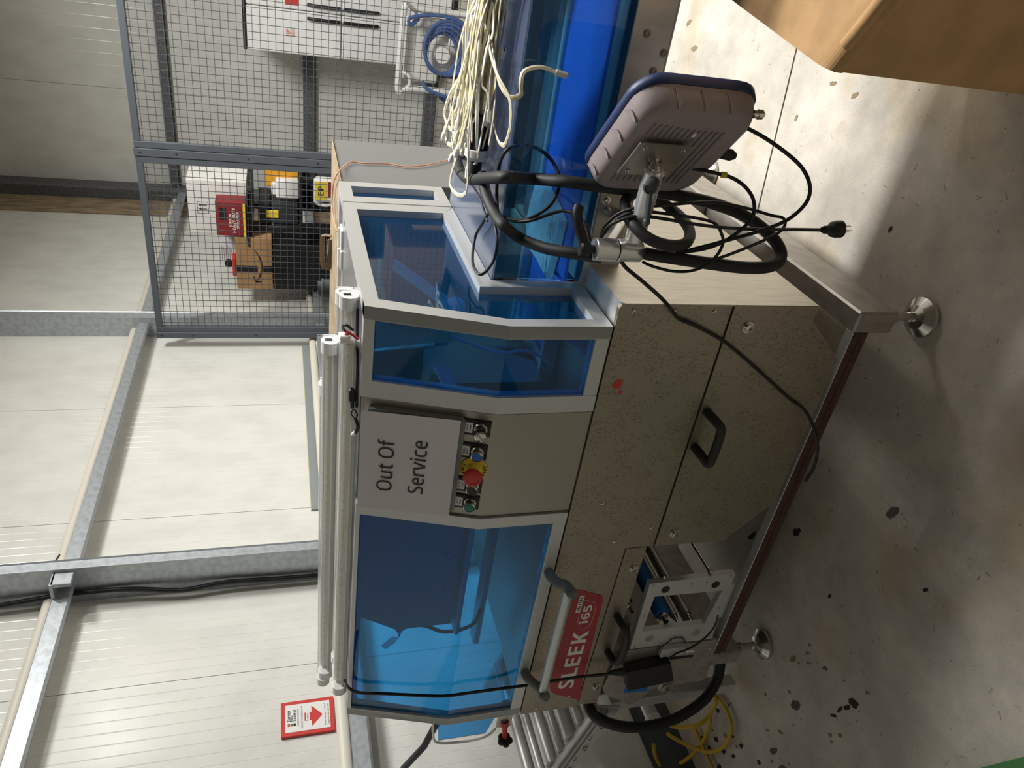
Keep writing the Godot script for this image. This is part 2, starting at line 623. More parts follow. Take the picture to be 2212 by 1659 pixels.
func setting() -> void:
	var s := nst()
	# floor: two concrete slabs with an open saw cut between them, on a bed
	box(s, V(-2.4, -0.3, -6.9), V(9.2, -0.09, 6.2))
	var fl := struct("floor", s, M.stain_grey, "worn pale concrete floor of the hall")
	var xfy := Transform3D(Basis(V(1, 0, 0), V(0, 0, 1), V(0, -1, 0)), Vector3.ZERO)
	var za := -0.831 + 0.1406 * (2.4 + 0.0)
	var zb := -0.831 - 0.1406 * 9.2
	s = nst()
	prism(s, P2([-2.4, za - 0.004, 9.2, zb - 0.004, 9.2, -6.9, -2.4, -6.9]), xfy, 0.1)
	part(fl, "slab", s, M.concrete)
	s = nst()
	prism(s, P2([-2.4, za + 0.004, 9.2, zb + 0.004, 9.2, 6.2, -2.4, 6.2]), xfy, 0.1)
	part(fl, "slab", s, M.concrete)
	var rg := RandomNumberGenerator.new()
	rg.seed = 5
	# spots of spilt paint, dirt and rust: x, z, length, width, turn, kind
	for q in [[-0.843, -0.11, 0.045, 0.022, 0.5, 0], [-1.019, -0.275, 0.05, 0.018, 0.4, 0], [-1.317, 0.176, 0.055, 0.03, 0.5, 1], [-1.546, 0.187, 0.05, 0.02, 0.4, 1], [-1.56, 0.25, 0.06, 0.035, 0.5, 1], [-1.085, 0.327, 0.04, 0.026, 0.9, 0], [-1.118, 0.318, 0.03, 0.014, 0.4, 0], [-1.15, 0.303, 0.034, 0.01, 0.1, 0], [-1.19, 0.296, 0.03, 0.01, 0.8, 0], [-0.527, 0.148, 0.05, 0.024, 0.4, 1], [0.367, -0.563, 0.03, 0.014, 1.0, 2], [0.251, -0.783, 0.022, 0.012, 0.2, 2], [0.323, -1.526, 0.05, 0.02, 1.2, 2], [0.40, -1.62, 0.04, 0.02, 0.9, 2], [0.376, -0.67, 0.03, 0.012, 1.3, 2], [-1.2, 0.09, 0.04, 0.02, 0.3, 2], [-1.1, 0.2, 0.022, 0.012, 0.9, 1], [-0.9, 0.1, 0.018, 0.01, 0.1, 0], [-0.62, 0.33, 0.02, 0.01, 0.6, 0], [0.1, -0.25, 0.02, 0.01, 0.3, 0]]:
		var poly := PackedVector2Array()
		for k in 14:
			var a := TAU * k / 14
			var rr := rg.randf_range(0.72, 1.15)
			poly.append(Vector2(cos(a) * q[2] * 0.5 * rr, sin(a) * q[3] * 0.5 * rr).rotated(q[4]) + Vector2(q[0], q[1]))
		s = nst()
		prism(s, poly, Transform3D(Basis(V(1, 0, 0), V(0, 0, 1), V(0, -1, 0)), V(0, 0.0012, 0)), 0.0022)
		part(fl, "stain", s, [M.stain, M.stain_grey, M.stain_brown][q[5]])
	# grime along the plinth and rusty specks round the left foot
	for k in 70:
		var near := k < 42
		var c := Vector2(rg.randf_range(-1.98, -1.62), rg.randf_range(-0.15, 0.4)) if near else Vector2(rg.randf_range(-1.6, -1.0), rg.randf_range(0.02, 0.4))
		var poly := PackedVector2Array()
		var sz := rg.randf_range(0.003, 0.012) if near else rg.randf_range(0.002, 0.006)
		for j in 11:
			var a := TAU * j / 11
			var rr := rg.randf_range(0.45, 1.2)
			poly.append(Vector2(cos(a) * sz * 1.6 * rr, sin(a) * sz * rr).rotated(0.6) + c)
		s = nst()
		prism(s, poly, Transform3D(Basis(V(1, 0, 0), V(0, 0, 1), V(0, -1, 0)), V(0, 0.0010 + 0.00001 * k, 0)), 0.002)
		part(fl, "stain", s, M.stain if near and k % 3 != 0 else M.stain_brown)
	# left wall of upright ribbed panels
	s = nst()
	box(s, V(-2.4, -0.1, -6.9), V(-2.221, 5.1, 6.2))
	var wl := struct("wall_left", s, M.joint, "white ribbed panel wall behind the machine's outfeed")
	for k in 13:
		var z1 := 6.2 - k
		part(wl, "wall_panel", ribbed(1.0, 4.98, 0.05, Transform3D(Basis(V(0, 0, -1), V(0, 1, 0), V(1, 0, 0)), V(-2.2, 0.08, z1 - 0.07))), M.wall_white)
	s = nst()
	box(s, V(-2.4, -0.1, -6.9), V(9.2, 5.1, -6.681))
	var wb := struct("wall_back", s, M.joint, "white ribbed panel wall behind the wire cage")
	for k in 12:
		part(wb, "wall_panel", ribbed(1.0, 4.98, 0.1, Transform3D(Basis(), V(-2.2 + k * 0.95, 0.08, -6.66))) if k == 99 else ribbed(1.0, 4.98, 0.1, Transform3D(Basis(), V(-2.2 + k, 0.08, -6.66))), M.wall_white)
	s = nst()
	box(s, V(9.0, -0.1, -6.9), V(9.2, 5.1, 6.2))
	struct("wall_right", s, M.hall_wall, "far side wall of the hall")
	s = nst()
	box(s, V(-2.4, -0.1, 6.0), V(9.2, 5.1, 6.2))
	struct("wall_front", s, M.hall_wall, "hall wall behind the photographer")
	s = nst()
	box(s, V(-2.4, 5.0, -6.9), V(9.2, 5.2, 6.2))
	struct("ceiling", s, M.ceiling_paint, "plain hall ceiling")
	# plinth along the left wall, kerb along the back wall
	s = nst()
	prism(s, P2([-2.2, 0.0, -2.075, 0.0, -2.09, 0.06, -2.13, 0.1, -2.2, 0.11]), Transform3D(Basis(V(1, 0, 0), V(0, 1, 0), V(0, 0, 1)), V(0, 0, -6.6)), 12.6)
	struct("baseboard_left", s, M.dark_grey, "rounded dark grey plinth along the foot of the left wall")
	s = nst()
	box(s, V(-2.2, 0, -6.66), V(9.0, 0.12, -6.56), 0.01)
	struct("baseboard_back", s, M.galv_old, "grey kerb along the foot of the back wall")
	# columns: folded channels standing on the left wall, one in the corner
	var n := 1
	for q in [[-1.41, -1.35, -2.0], [-3.86, -3.76, -2.06]]:
		s = nst()
		var pp := P2([-2.2, q[0], -2.2, q[1], q[2] + 0.008, q[1], q[2], q[1] - 0.008, q[2], q[0] + 0.006, q[2] + 0.006, q[0]])
		prism(s, pp, Transform3D(Basis(V(1, 0, 0), V(0, 0, 1), V(0, -1, 0)), V(0, 5.0, 0)), 5.0)
		var c := struct("trim_%d" % n, s, M.galv, ["", "galvanised steel column on the left wall, nearer one with a bolted cleat", "galvanised steel column on the left wall beside the cage"][n])
		if n == 1:
			s = nst()
			box(s, V(-2.2, 2.49, q[1]), V(-2.01, 2.505, q[1] + 0.075), 0.002)
			box(s, V(-2.03, 2.42, q[1]), V(-2.01, 2.50, q[1] + 0.07), 0.002)
			part(c, "cleat", s, M.galv)
			for kk in 3:
				s = nst()
				lathe(s, V(-2.06 - 0.04 * kk, 2.505, q[1] + 0.04), V(0, 1, 0), [0.009, 0, 0.009, 0.007, 0, 0.007], 6)
				part(c, "bolt", s, M.galv_old)
		n += 1
	s = nst()
	box(s, V(-2.2, 0.0, -6.66), V(-2.085, 5.0, -6.45), 0.006)
	struct("trim_3", s, M.galv_old, "dark mottled galvanised column in the room corner")
	s = nst()
	box(s, V(-2.2, 0.0, -6.45), V(-2.188, 5.0, -6.06), 0.002)
	struct("trim_4", s, M.tan_band, "stained tan flashing on the left wall next to the corner column")
	# girts: galvanised rails with a cream pipe lying on each
	for q in [[2.43, 2.50, 5], [1.235, 1.30, 6]]:
		s = nst()
		var pg := P2([-2.2, q[0] + 0.03, -2.105, q[0] + 0.03, -2.105, q[0], -2.1, q[0], -2.09, q[0] + 0.01, -2.09, q[1], -2.1, q[1] + 0.006, -2.2, q[1] + 0.006])
		prism(s, pg, Transform3D(Basis(), V(0, 0, -6.5)), 12.4)
		struct("trim_%d" % q[2], s, M.galv, "galvanised rail along the left wall, " + ("upper of the two" if q[2] == 5 else "lower of the two"))
		s = nst()
		tube(s, [V(-2.16, q[1] + 0.032, -6.4), V(-2.16, q[1] + 0.032, 5.9)], 0.026, 14)
		struct("trim_%d" % (q[2] + 2), s, M.conduit, "cream pipe lying on the " + ("upper" if q[2] == 5 else "lower") + " rail of the left wall")
	for q in [[2.51, 2.59, 9], [1.20, 1.31, 10]]:
		s = nst()
		box(s, V(-2.085, q[0], -6.66), V(9.0, q[1], -6.59), 0.004)
		box(s, V(-2.085, q[0] - 0.012, -6.66), V(9.0, q[0] - 0.002, -6.62), 0.0)
		struct("trim_%d" % q[2], s, M.galv_old, "galvanised rail along the back wall, " + ("upper of the two" if q[2] == 9 else "lower of the two"))
	# black wires along the near column
	var t := single("wall_cable", cord([V(-2.15, 3.1, -1.30), V(-2.15, 2.75, -1.32), V(-2.13, 2.45, -1.335), V(-2.13, 2.2, -1.33), V(-2.15, 2.0, -1.315), V(-2.14, 1.8, -1.33), V(-2.15, 1.5, -1.33), V(-2.15, 0.9, -1.33)], 0.011), M.black, "black cable running down the left wall along the near column", "cable")
	t = single("cable_tie", cord([V(-2.05, 2.62, -1.415), V(-2.06, 2.57, -1.46), V(-2.08, 2.55, -1.44), V(-2.07, 2.52, -1.52)], 0.004), M.black, "small black wire end sticking out above the upper wall rail", "cable")

func cord(pts: Array, r: float, r2 := 0.0, sm := 5, sides := 10) -> SurfaceTool:
	var s := nst()
	tube(s, pts, r, sides, r2, sm)
	return s

# ---------------------------------------------------------------- wire cage and what stands in it
func cage_panel(x0: float, x1: float, label: String) -> void:
	var z := -3.6
	var y0 := 0.12
	var y1 := 2.36
	var w := 0.04
	var t := thing("wire_fence", label, "wire panel", V((x0 + x1) / 2, y0, z), "grey wire mesh panels of the cage")
	for q in [[V(x0, y0, z - 0.015), V(x0 + w, y1, z + 0.015), "stile"], [V(x1 - w, y0, z - 0.015), V(x1, y1, z + 0.015), "stile"], [V(x0 + w, y1 - w, z - 0.015), V(x1 - w, y1, z + 0.015), "rail"], [V(x0 + w, y0, z - 0.015), V(x1 - w, y0 + w, z + 0.015), "rail"]]:
		var s := nst()
		box(s, q[0], q[1], 0.003)
		part(t, q[2], s, M.cage_grey)
	var s := nst()
	var p := 0.0425
	var x := x0 + w + p * 0.6
	while x < x1 - w:
		box(s, V(x - 0.0016, y0 + w, z - 0.0035), V(x + 0.0016, y1 - w, z - 0.0003))
		x += p
	var y := y0 + w + p * 0.5
	while y < y1 - w:
		box(s, V(x0 + w, y - 0.0016, z + 0.0003), V(x1 - w, y + 0.0016, z + 0.0035))
		y += p
	var wm := part(t, "wire_mesh", s, M.wire_grey)
	wm.set_meta("kind", "stuff")

func cage_post(x0: float, x1: float, label: String) -> void:
	var z := -3.6
	var t := thing("cage_post", label, "cage post", V((x0 + x1) / 2, 0, z))
	var s := nst()
	box(s, V(x0, 0.0, z - 0.03), V(x1, 2.365, z + 0.02), 0.003)
	part(t, "post", s, M.cage_grey)
	s = nst()
	box(s, V(x0 - 0.03, 0.0, z - 0.06), V(x1 + 0.03, 0.008, z + 0.05))
	part(t, "foot_plate", s, M.cage_grey)
	for y in [2.33, 2.13, 1.72, 1.3]:
		s = nst()
		lathe(s, V((x0 + x1) / 2, y, z + 0.02), V(0, 0, 1), [0.006, 0, 0.006, 0.0008, 0, 0.0008], 12)
		part(t, "bolt_hole", s, M.black)

func carton(nm: String, label: String, lo: Vector3, hi: Vector3, m: Material, grp := "") -> Node3D:
	var t := thing(nm, label, "box", V((lo.x + hi.x) / 2, lo.y, (lo.z + hi.z) / 2), grp)
	var s := nst()
	box(s, lo, hi, 0.004)
	part(t, "body", s, m)
	s = nst()
	var mid := (lo.z + hi.z) / 2
	box(s, V(lo.x + 0.002, hi.y, lo.z + 0.002), V(hi.x - 0.002, hi.y + 0.003, mid - 0.002), 0.001)
	part(t, "flap", s, m)
	s = nst()
	box(s, V(lo.x + 0.002, hi.y, mid + 0.002), V(hi.x - 0.002, hi.y + 0.003, hi.z - 0.002), 0.001)
	part(t, "flap", s, m)
	return t

func cage_area() -> void:
	cage_post(-2.114, -2.07, "grey end post of the wire cage, next to the galvanised column")
	cage_panel(-2.068, -0.867, "grey wire mesh cage panel in front of the black shelf and boxes")
	cage_post(-0.865, -0.818, "grey middle post of the wire cage between its two mesh panels")
	cage_panel(-0.816, 2.2, "grey wire mesh cage panel in front of the white fridge")
	var R := V(1, 0, 0)
	var U := V(0, 1, 0)
	# perforated hanger strap at the end post
	var t := thing("hanger_strap", "small perforated steel strap hooked on the cage's end post", "strap", V(-2.09, 1.15, -3.57))
	var s := nst()
	box(s, V(-2.106, 1.10, -3.578), V(-2.078, 1.30, -3.573), 0.001)
	part(t, "strap", s, M.galv)
	for k in 4:
		s = nst()
		lathe(s, V(-2.092, 1.285 - 0.05 * k, -3.573), V(0, 0, 1), [0.007, 0, 0.007, 0.0006, 0, 0.0006], 10)
		part(t, "hole", s, M.black)
	# grey board fixed on the left wall between the columns, and a conduit before it
	s = nst()
	box(s, V(-2.199, 0.11, -3.60), V(-2.185, 1.405, -1.84), 0.002)
	single("wall_board", s, M.grey_board, "plain grey board on the left wall between the two columns", "board")
	s = nst()
	box(s, V(-2.199, 1.405, -3.60), V(-2.194, 1.408, -1.84))
	single("foam_strip", s, M.foam, "yellowish foam strip along the top of the grey wall board", "strip")
	t = thing("wall_conduit", "white conduit pipe running along the grey wall board", "pipe", V(-2.13, 1.29, -2.5))
	part(t, "pipe", cord([V(-2.13, 1.30, -3.55), V(-2.13, 1.27, -2.9), V(-2.13, 1.24, -1.85)], 0.014), M.conduit)
	part(t, "coupling", cord([V(-2.13, 1.283, -3.17), V(-2.13, 1.281, -3.12)], 0.019), M.conduit)
	s = nst()
	box(s, V(-2.185, 1.12, -3.58), V(-2.10, 1.215, -1.9), 0.004)
	single("cable_trough", s, M.dark_grey, "dark grey trough below the white conduit on the wall board", "trough")
	# fridge
	t = thing("fridge", "white four-door fridge with black handles, behind the wire mesh", "fridge", V(-0.2, 0, -6.2))
	s = nst()
	box(s, V(-0.60, 0.03, -6.5), V(0.24, 1.79, -5.95), 0.01)
	part(t, "body", s, M.white_gloss)
	s = nst()
	box(s, V(-0.615, 1.785, -6.5), V(0.25, 1.815, -5.91), 0.006)
	part(t, "top_trim", s, M.black)
	s = nst()
	box(s, V(-0.60, 0.0, -6.4), V(0.24, 0.06, -5.94))
	part(t, "plinth", s, M.black)
	for q in [[-0.612, -0.267, 1.012, 1.782], [-0.259, 0.25, 1.012, 1.782], [-0.612, -0.267, 0.065, 1.004], [-0.259, 0.25, 0.065, 1.004]]:
		s = nst()
		box(s, V(q[0], q[2], -5.95), V(q[1], q[3], -5.895), 0.008)
		var d := part(t, "door", s, M.white_gloss)
		var hx: float = -0.315 if q[0] < -0.3 else -0.21
		var up: bool = q[2] > 0.9
		s = nst()
		var ya := 1.02 if up else 0.996
		var yb := 1.29 if up else 0.70
		tube(s, [V(hx, ya, -5.862), V(hx, lerpf(ya, yb, 0.4), -5.858), V(hx, lerpf(ya, yb, 0.8), -5.868), V(hx, yb, -5.886)], 0.016, 8, 0.014, 3)
		part(d, "handle", s, M.black)
	s = nst()
	box(s, V(-0.475, 1.395, -5.895), V(-0.41, 1.475, -5.8935))
	part(t, "sticker", s, M.white_matt, "white sticker with red print")
	text(t, "sticker_print", "KEEP", V(-0.4425, 1.455, -5.8932), R, U, 0.05, 0.02, M.red, true)
	text(t, "sticker_print", "IT", V(-0.4425, 1.432, -5.8932), R, U, 0.02, 0.018, M.red, true)
	text(t, "sticker_print", "COLD", V(-0.4425, 1.409, -5.8932), R, U, 0.05, 0.018, M.red, true)
	s = nst()
	box(s, V(-0.23, 1.36, -5.895), V(-0.16, 1.47, -5.8935))
	part(t, "notice", s, M.red, "red notice")
	# hose cart of white plastic
	t = thing("hose_cart", "white plastic hose cart with a rounded top handle", "cart", V(-0.33, 0, -5.05))
	part(t, "handle_bar", cord([V(-0.66, 0.60, -5.0), V(-0.62, 0.625, -5.0), V(-0.34, 0.622, -5.0), V(-0.06, 0.61, -5.0), V(-0.02, 0.585, -5.0)], 0.024), M.white_gloss)
	for q in [[-0.03, -0.15], [-0.63, -0.5]]:
		part(t, "grip_loop", cord([V(q[0], 0.59, -5.0), V(q[0], 0.55, -4.99), V(lerpf(q[0], q[1], 0.3), 0.535, -4.985), V(lerpf(q[0], q[1], 0.8), 0.545, -4.985), V(q[1], 0.60, -5.0)], 0.013), M.white_gloss)
	for x in [-0.04, -0.62]:
		s = nst()
		tube(s, [V(x, 0.545, -5.0), V(x, 0.5, -5.0), V(x, 0.05, -5.0)], 0.026, 10)
		ball(s, V(x, 0.545, -5.0), 0.026)
		part(t, "side_post", s, M.white_gloss)
	s = nst()
	box(s, V(-0.55, 0.02, -5.30), V(-0.12, 0.40, -5.16), 0.02)
	part(t, "crate", s, M.inner_dark)
	s = nst()
	box(s, V(-0.58, 0.30, -5.10), V(-0.1, 0.58, -5.06), 0.015)
	part(t, "back_panel", s, M.white_matt)
	lathe_part(t, "hub", V(-0.34, 0.30, -5.05), V(0, 0, 1), [0.14, 0, 0.14, 0.02, 0.06, 0.03, 0.06, 0.12, 0, 0.12], M.white_matt)
	s = nst()
	box(s, V(-0.27, 0.10, -5.0), V(-0.13, 0.25, -4.97), 0.004)
	part(t, "sleeve", s, M.white_matt)
	# blue hose wound on the cart
	t = thing("hose", "coiled blue air hose hanging on the white hose cart", "hose", V(-0.34, 0.2, -4.94))
	for k in 5:
		var pts := []
		var rx := 0.15 + 0.012 * k
		var ry := 0.125 + 0.018 * k
		for i in 21:
			var a := TAU * i / 20 + k
			pts.append(V(-0.33 + 0.012 * k + cos(a) * rx, 0.305 - 0.012 * k + sin(a) * ry, -4.955 + 0.012 * k + 0.012 * sin(a * 2 + k)))
		part(t, "coil", cord(pts, 0.014, 0.0, 2), M.hose_blue)
	part(t, "loose_run", cord([V(-0.10, 0.50, -4.96), V(-0.15, 0.56, -4.94), V(-0.10, 0.57, -4.93), V(-0.06, 0.40, -4.92), V(-0.07, 0.22, -4.90), V(-0.16, 0.05, -4.90)], 0.014), M.hose_blue)
	part(t, "loose_run", cord([V(-0.55, 0.44, -4.96), V(-0.60, 0.40, -4.93), V(-0.63, 0.30, -4.92), V(-0.66, 0.14, -4.92), V(-0.58, 0.06, -4.92), V(-0.4, 0.03, -4.92)], 0.014), M.hose_blue)
	part(t, "loose_run", cord([V(-0.60, 0.38, -5.15), V(-0.70, 0.24, -5.12), V(-0.76, 0.12, -5.10), V(-0.78, 0.03, -5.1), V(-0.7, 0.02, -5.0)], 0.014), M.hose_blue)
	part(t, "fitting", cord([V(-0.06, 0.52, -4.95), V(-0.03, 0.57, -4.95), V(0.0, 0.60, -4.95)], 0.012), M.polished)
	# black shelf rack
	t = thing("shelf_rack", "black shelf rack full of tool cases behind the wire mesh", "shelf", V(-1.45, 0, -4.6))
	for x in [-1.60, -1.22]:
		for z in [-4.36, -4.84]:
			s = nst()
			box(s, V(x - 0.02, 0, z - 0.02), V(x + 0.02, 1.40 if x > -1.5 else 1.74, z + 0.02), 0.004)
			part(t, "post", s, M.black)
	for y in [0.15, 0.62, 1.12, 1.40, 1.76]:
		s = nst()
		box(s, V(-1.62, y - 0.02, -4.85), V(-1.15 if y < 1.5 else -1.27, y, -4.25), 0.004)
		part(t, "shelf_board", s, M.black)
	s = nst()
	box(s, V(-1.62, 0.1, -4.87), V(-1.19, 1.40, -4.855), 0.0)
	part(t, "back_panel", s, M.inner_dark)
	# black cabinet at the side
	t = thing("black_cabinet", "matt black low cabinet under the brown carton in the cage", "cabinet", V(-1.86, 0, -4.5))
	s = nst()
	box(s, V(-2.06, 0.05, -4.75), V(-1.69, 1.605, -4.26), 0.006)
	part(t, "body", s, M.black)
	for x in [-2.04, -1.71]:
		s = nst()
		box(s, V(x - 0.015, 0.0, -4.72), V(x + 0.015, 0.05, -4.3))
		part(t, "foot", s, M.black)
	# brown carton with black tape and a printed curved arrow
	t = carton("brown_carton", "brown cardboard carton with black tape and a printed curved arrow", V(-2.05, 1.607, -4.6), V(-1.632, 1.865, -4.24), M.brown_box)
	var zf := -4.2385
	s = nst()
	box(s, V(-1.905, 1.715, zf - 0.001), V(-1.855, 1.866, zf + 0.0006))
	part(t, "tape", s, M.ink_black, "black printed packing tape")
	s = nst()
	box(s, V(-1.905, 1.607, zf - 0.001), V(-1.855, 1.675, zf + 0.0006))
	part(t, "tape", s, M.ink_black, "black printed packing tape")
	s = nst()
	var arc := []
	for i in 13:
		var a := -0.95 + 1.9 * i / 12
		arc.append(V(-1.86 + sin(a) * 0.16, 1.80 - cos(a) * 0.115, zf))
	for i in 12:
		var w := 0.004 + 0.009 * sin(PI * (i + 0.5) / 12)
		bar(s, arc[i], arc[i + 1], V(0, 0, 1), 0.0012, w)
	bar(s, arc[0], arc[0] + V(0.045, 0.012, 0), V(0, 0, 1), 0.0012, 0.01)
	bar(s, arc[0], arc[0] + V(0.006, -0.045, 0), V(0, 0, 1), 0.0012, 0.01)
	part(t, "arrow_print", s, M.ink_black)
	# big white carton
	t = carton("white_carton", "big white carton with an upright arrows mark, behind the red box", V(-1.68, 1.777, -4.84), V(-1.27, 2.19, -4.42), M.white_matt)
	for k in 2:
		var ax := -1.49 + 0.03 * k
		s = nst()
		bar(s, V(ax, 2.06, -4.419), V(ax, 2.1, -4.419), V(0, 0, 1), 0.001, 0.006)
		prism(s, P2([ax - 0.011, 2.1, ax + 0.011, 2.1, ax, 2.118]), xfz(-4.4195), 0.001)
		part(t, "arrow_print", s, M.ink)
	s = nst()
	for q in [[-1.525, 2.05, -1.435, 2.053], [-1.525, 2.125, -1.435, 2.128], [-1.525, 2.05, -1.522, 2.128], [-1.438, 2.05, -1.435, 2.128]]:
		box(s, V(q[0], q[1], -4.4195), V(q[2], q[3], -4.4185))
	part(t, "frame_print", s, M.ink)
	# red sprayer box
	t = carton("red_carton", "dark red sprayer carton with white lettering on the rack", V(-1.62, 1.777, -4.40), V(-1.365, 1.985, -4.24), M.dark_red)
	text(t, "print", "SENIOR", V(-1.50, 1.89, -4.239), R, U, 0.10, 0.018, M.white_matt, true)
	text(t, "print", "HEAVY-DUTY", V(-1.50, 1.865, -4.239), R, U, 0.19, 0.022, M.white_matt, true)
	text(t, "print", "SPRAYER", V(-1.50, 1.838, -4.239), R, U, 0.13, 0.02, M.white_matt, true)
	s = nst()
	box(s, V(-1.50, 1.915, -4.2398), V(-1.41, 1.962, -4.239))
	part(t, "picture_print", s, M.ink_black)
	# tray the white carton and red carton stand on
	s = nst()
	box(s, V(-1.70, 1.762, -4.85), V(-1.28, 1.776, -4.23), 0.003)
	single("rack_board", s, M.inner_dark, "dark board on top of the shelf rack carrying the cartons", "board")
	# tool cases
	tool_case(V(-1.57, 1.403, -4.72), V(-1.40, 1.70, -4.37), "black tool case with yellow latch under the red carton", true)
	tool_case(V(-1.45, 1.122, -4.72), V(-1.26, 1.33, -4.37), "black tool case with yellow latch on the middle board of the rack", false)
	tool_case(V(-1.57, 0.623, -4.72), V(-1.25, 0.95, -4.37), "wide black tool case low in the rack", false)
	s = nst()
	box(s, V(-1.63, 1.782, -4.235), V(-1.37, 1.80, -4.215), 0.002)
	single("spirit_level", s, M.yellow, "yellow level lying along the rack below the red carton", "level")
	# white pack and yellow carton
	t = carton("yellow_carton", "orange and yellow carton standing behind a white pack", V(-1.30, 1.405, -4.6), V(-1.14, 1.64, -4.45), M.orange_yellow)
	t = thing("white_pack", "white squared pack standing on the rack in front of the yellow carton", "pack", V(-1.28, 1.405, -4.4))
	s = nst()
	box(s, V(-1.36, 1.402, -4.44), V(-1.22, 1.57, -4.36), 0.01)
	part(t, "body", s, M.white_gloss)
	s = nst()
	box(s, V(-1.34, 1.57, -4.43), V(-1.25, 1.60, -4.37), 0.008)
	part(t, "lid", s, M.white_gloss)
	t = thing("jug", "white jug with a yellow label and printed letters", "jug", V(-1.24, 1.12, -4.3))
	s = nst()
	box(s, V(-1.34, 1.122, -4.335), V(-1.16, 1.30, -4.258), 0.02)
	part(t, "body", s, M.white_gloss)
	part(t, "grip", cord([V(-1.33, 1.29, -4.295), V(-1.36, 1.27, -4.295), V(-1.37, 1.2, -4.295), V(-1.34, 1.15, -4.295)], 0.014), M.white_gloss)
	s = nst()
	box(s, V(-1.32, 1.21, -4.259), V(-1.18, 1.295, -4.2565), 0.001)
	part(t, "label", s, M.yellow, "yellow label")
	text(t, "print", "EP", V(-1.25, 1.25, -4.2562), R, U, 0.07, 0.04, M.ink_black, true)
	s = nst()
	box(s, V(-1.30, 1.135, -4.259), V(-1.18, 1.2, -4.2565), 0.001)
	part(t, "label", s, M.dark_red, "dark red label")
	# red cap and a white book beside the cartons
	t = thing("red_reel", "red stand of a small tool with a black wheel beside the brown carton", "tool", V(-1.9, 1.87, -4.33))
	s = nst()
	box(s, V(-1.98, 1.871, -4.40), V(-1.82, 1.90, -4.30), 0.008)
	part(t, "base", s, M.red)
	lathe_part(t, "wheel", V(-1.88, 1.925, -4.34), V(0, 0, 1), [0.03, 0, 0.03, 0.02, 0.012, 0.024, 0, 0.024], M.black)
	t = thing("print_sheet", "white printed sheet standing behind the brown carton", "sheet", V(-1.8, 1.87, -4.43))
	s = nst()
	box(s, V(-1.93, 1.87, -4.44), V(-1.69, 2.0, -4.435))
	part(t, "sheet", s, M.paper)
	for k in 6:
		s = nst()
		box(s, V(-1.91, 1.975 - 0.014 * k, -4.4349), V(-1.78 - 0.012 * (k % 3), 1.978 - 0.014 * k, -4.4345))
		part(t, "print_line", s, M.ink)
	s = nst()

	# stock farther along behind the mesh, mirrored in the machine's side pane
	for q in [[0.75, 0.0, 1.35, 0.55], [0.8, 0.553, 1.3, 1.0], [1.5, 0.0, 2.05, 0.7]]:
		carton("stock_carton", "brown stock carton stacked behind the mesh, " + ["lower of the pile", "upper of the pile", "single one beside the pile"][[0.75, 0.8, 1.5].find(q[0])], V(q[0], q[1], -4.7), V(q[2], q[3], -4.2), M.brown_box, "brown stock cartons behind the mesh")
	t = thing("black_bin", "tall black bin standing behind the stock cartons", "bin", V(1.2, 0, -5.3))
	s = nst()
	loft(s, [[V(0.6, 0.0, -5.7), V(1.9, 0.0, -5.7), V(1.9, 0.0, -4.95), V(0.6, 0.0, -4.95)], [V(0.55, 1.5, -5.75), V(1.95, 1.5, -5.75), V(1.95, 1.5, -4.9), V(0.55, 1.5, -4.9)]])
	part(t, "body", s, M.inner_dark)
	s = nst()
	box(s, V(0.53, 1.5, -5.77), V(1.97, 1.54, -4.88), 0.01)
	part(t, "lid", s, M.black)

func tool_case(lo: Vector3, hi: Vector3, label: String, big: bool) -> void:
	var t := thing("tool_case", label, "tool case", V((lo.x + hi.x) / 2, lo.y, (lo.z + hi.z) / 2), "black tool cases on the rack")
	var s := nst()
	box(s, lo, V(hi.x, lerpf(lo.y, hi.y, 0.68), hi.z), 0.012)
	part(t, "body", s, M.inner_dark)
	s = nst()
	box(s, V(lo.x, lerpf(lo.y, hi.y, 0.69), lo.z), hi, 0.012)
	part(t, "lid", s, M.black)
	s = nst()
	var cx := (lo.x + hi.x) / 2
	box(s, V(cx - 0.03, lerpf(lo.y, hi.y, 0.5), hi.z), V(cx + 0.03, lerpf(lo.y, hi.y, 0.8), hi.z + 0.012), 0.004)
	part(t, "latch", s, M.orange_yellow if not big else M.yellow, "yellow latch")

func lathe_part(p: Node, nm: String, base: Vector3, axis: Vector3, prof: Array, m: Material, sides := 24, label := "") -> MeshInstance3D:
	var s := nst()
	lathe(s, base, axis, prof, sides)
	return part(p, nm, s, m, label)

# ---------------------------------------------------------------- the packaging machine
const LN := Vector3(0, 0.9586, 0.2849)     # along the leaning upper front (per unit, upwards is -z)

func lean(x: float, y: float, o := 0.0) -> Vector3:    # a point on the leaning front, o proud of it
	return V(x, y, -(y - 1.081) * 0.2972) + V(0, 0.2849, 0.9586) * o

func bolt(p: Node, c: Vector3, n: Vector3, r: float, m: Material, nm := "screw", hex := false) -> void:
	var s := nst()
	if hex:
		lathe(s, c, n, [r * 1.5, 0, r * 1.5, r * 0.25, r, r * 0.25, r, r * 0.9, r * 0.55, r * 0.95, r * 0.5, r * 0.6, 0, r * 0.6], 12)
	else:
		lathe(s, c, n, [r, 0, r * 0.95, r * 0.3, r * 0.7, r * 0.55, r * 0.35, r * 0.6, r * 0.3, r * 0.4, 0, r * 0.4], 14)
	part(p, nm, s, m)

func bent_bar(t: Node, nm: String, x0: float, x1: float, d: float, m: Material) -> void:
	# upright bar following the bent front, x0..x1 wide and d deep
	var p := P2([0, 0.853, 0, 1.081, -0.085, 1.367, -0.085 - d * 1.04, 1.367, -d, 1.081 - d * 0.15, -d, 0.853])
	var s := nst()
	prism(s, p, xfx(x0), x1 - x0)
	part(t, nm, s, m)

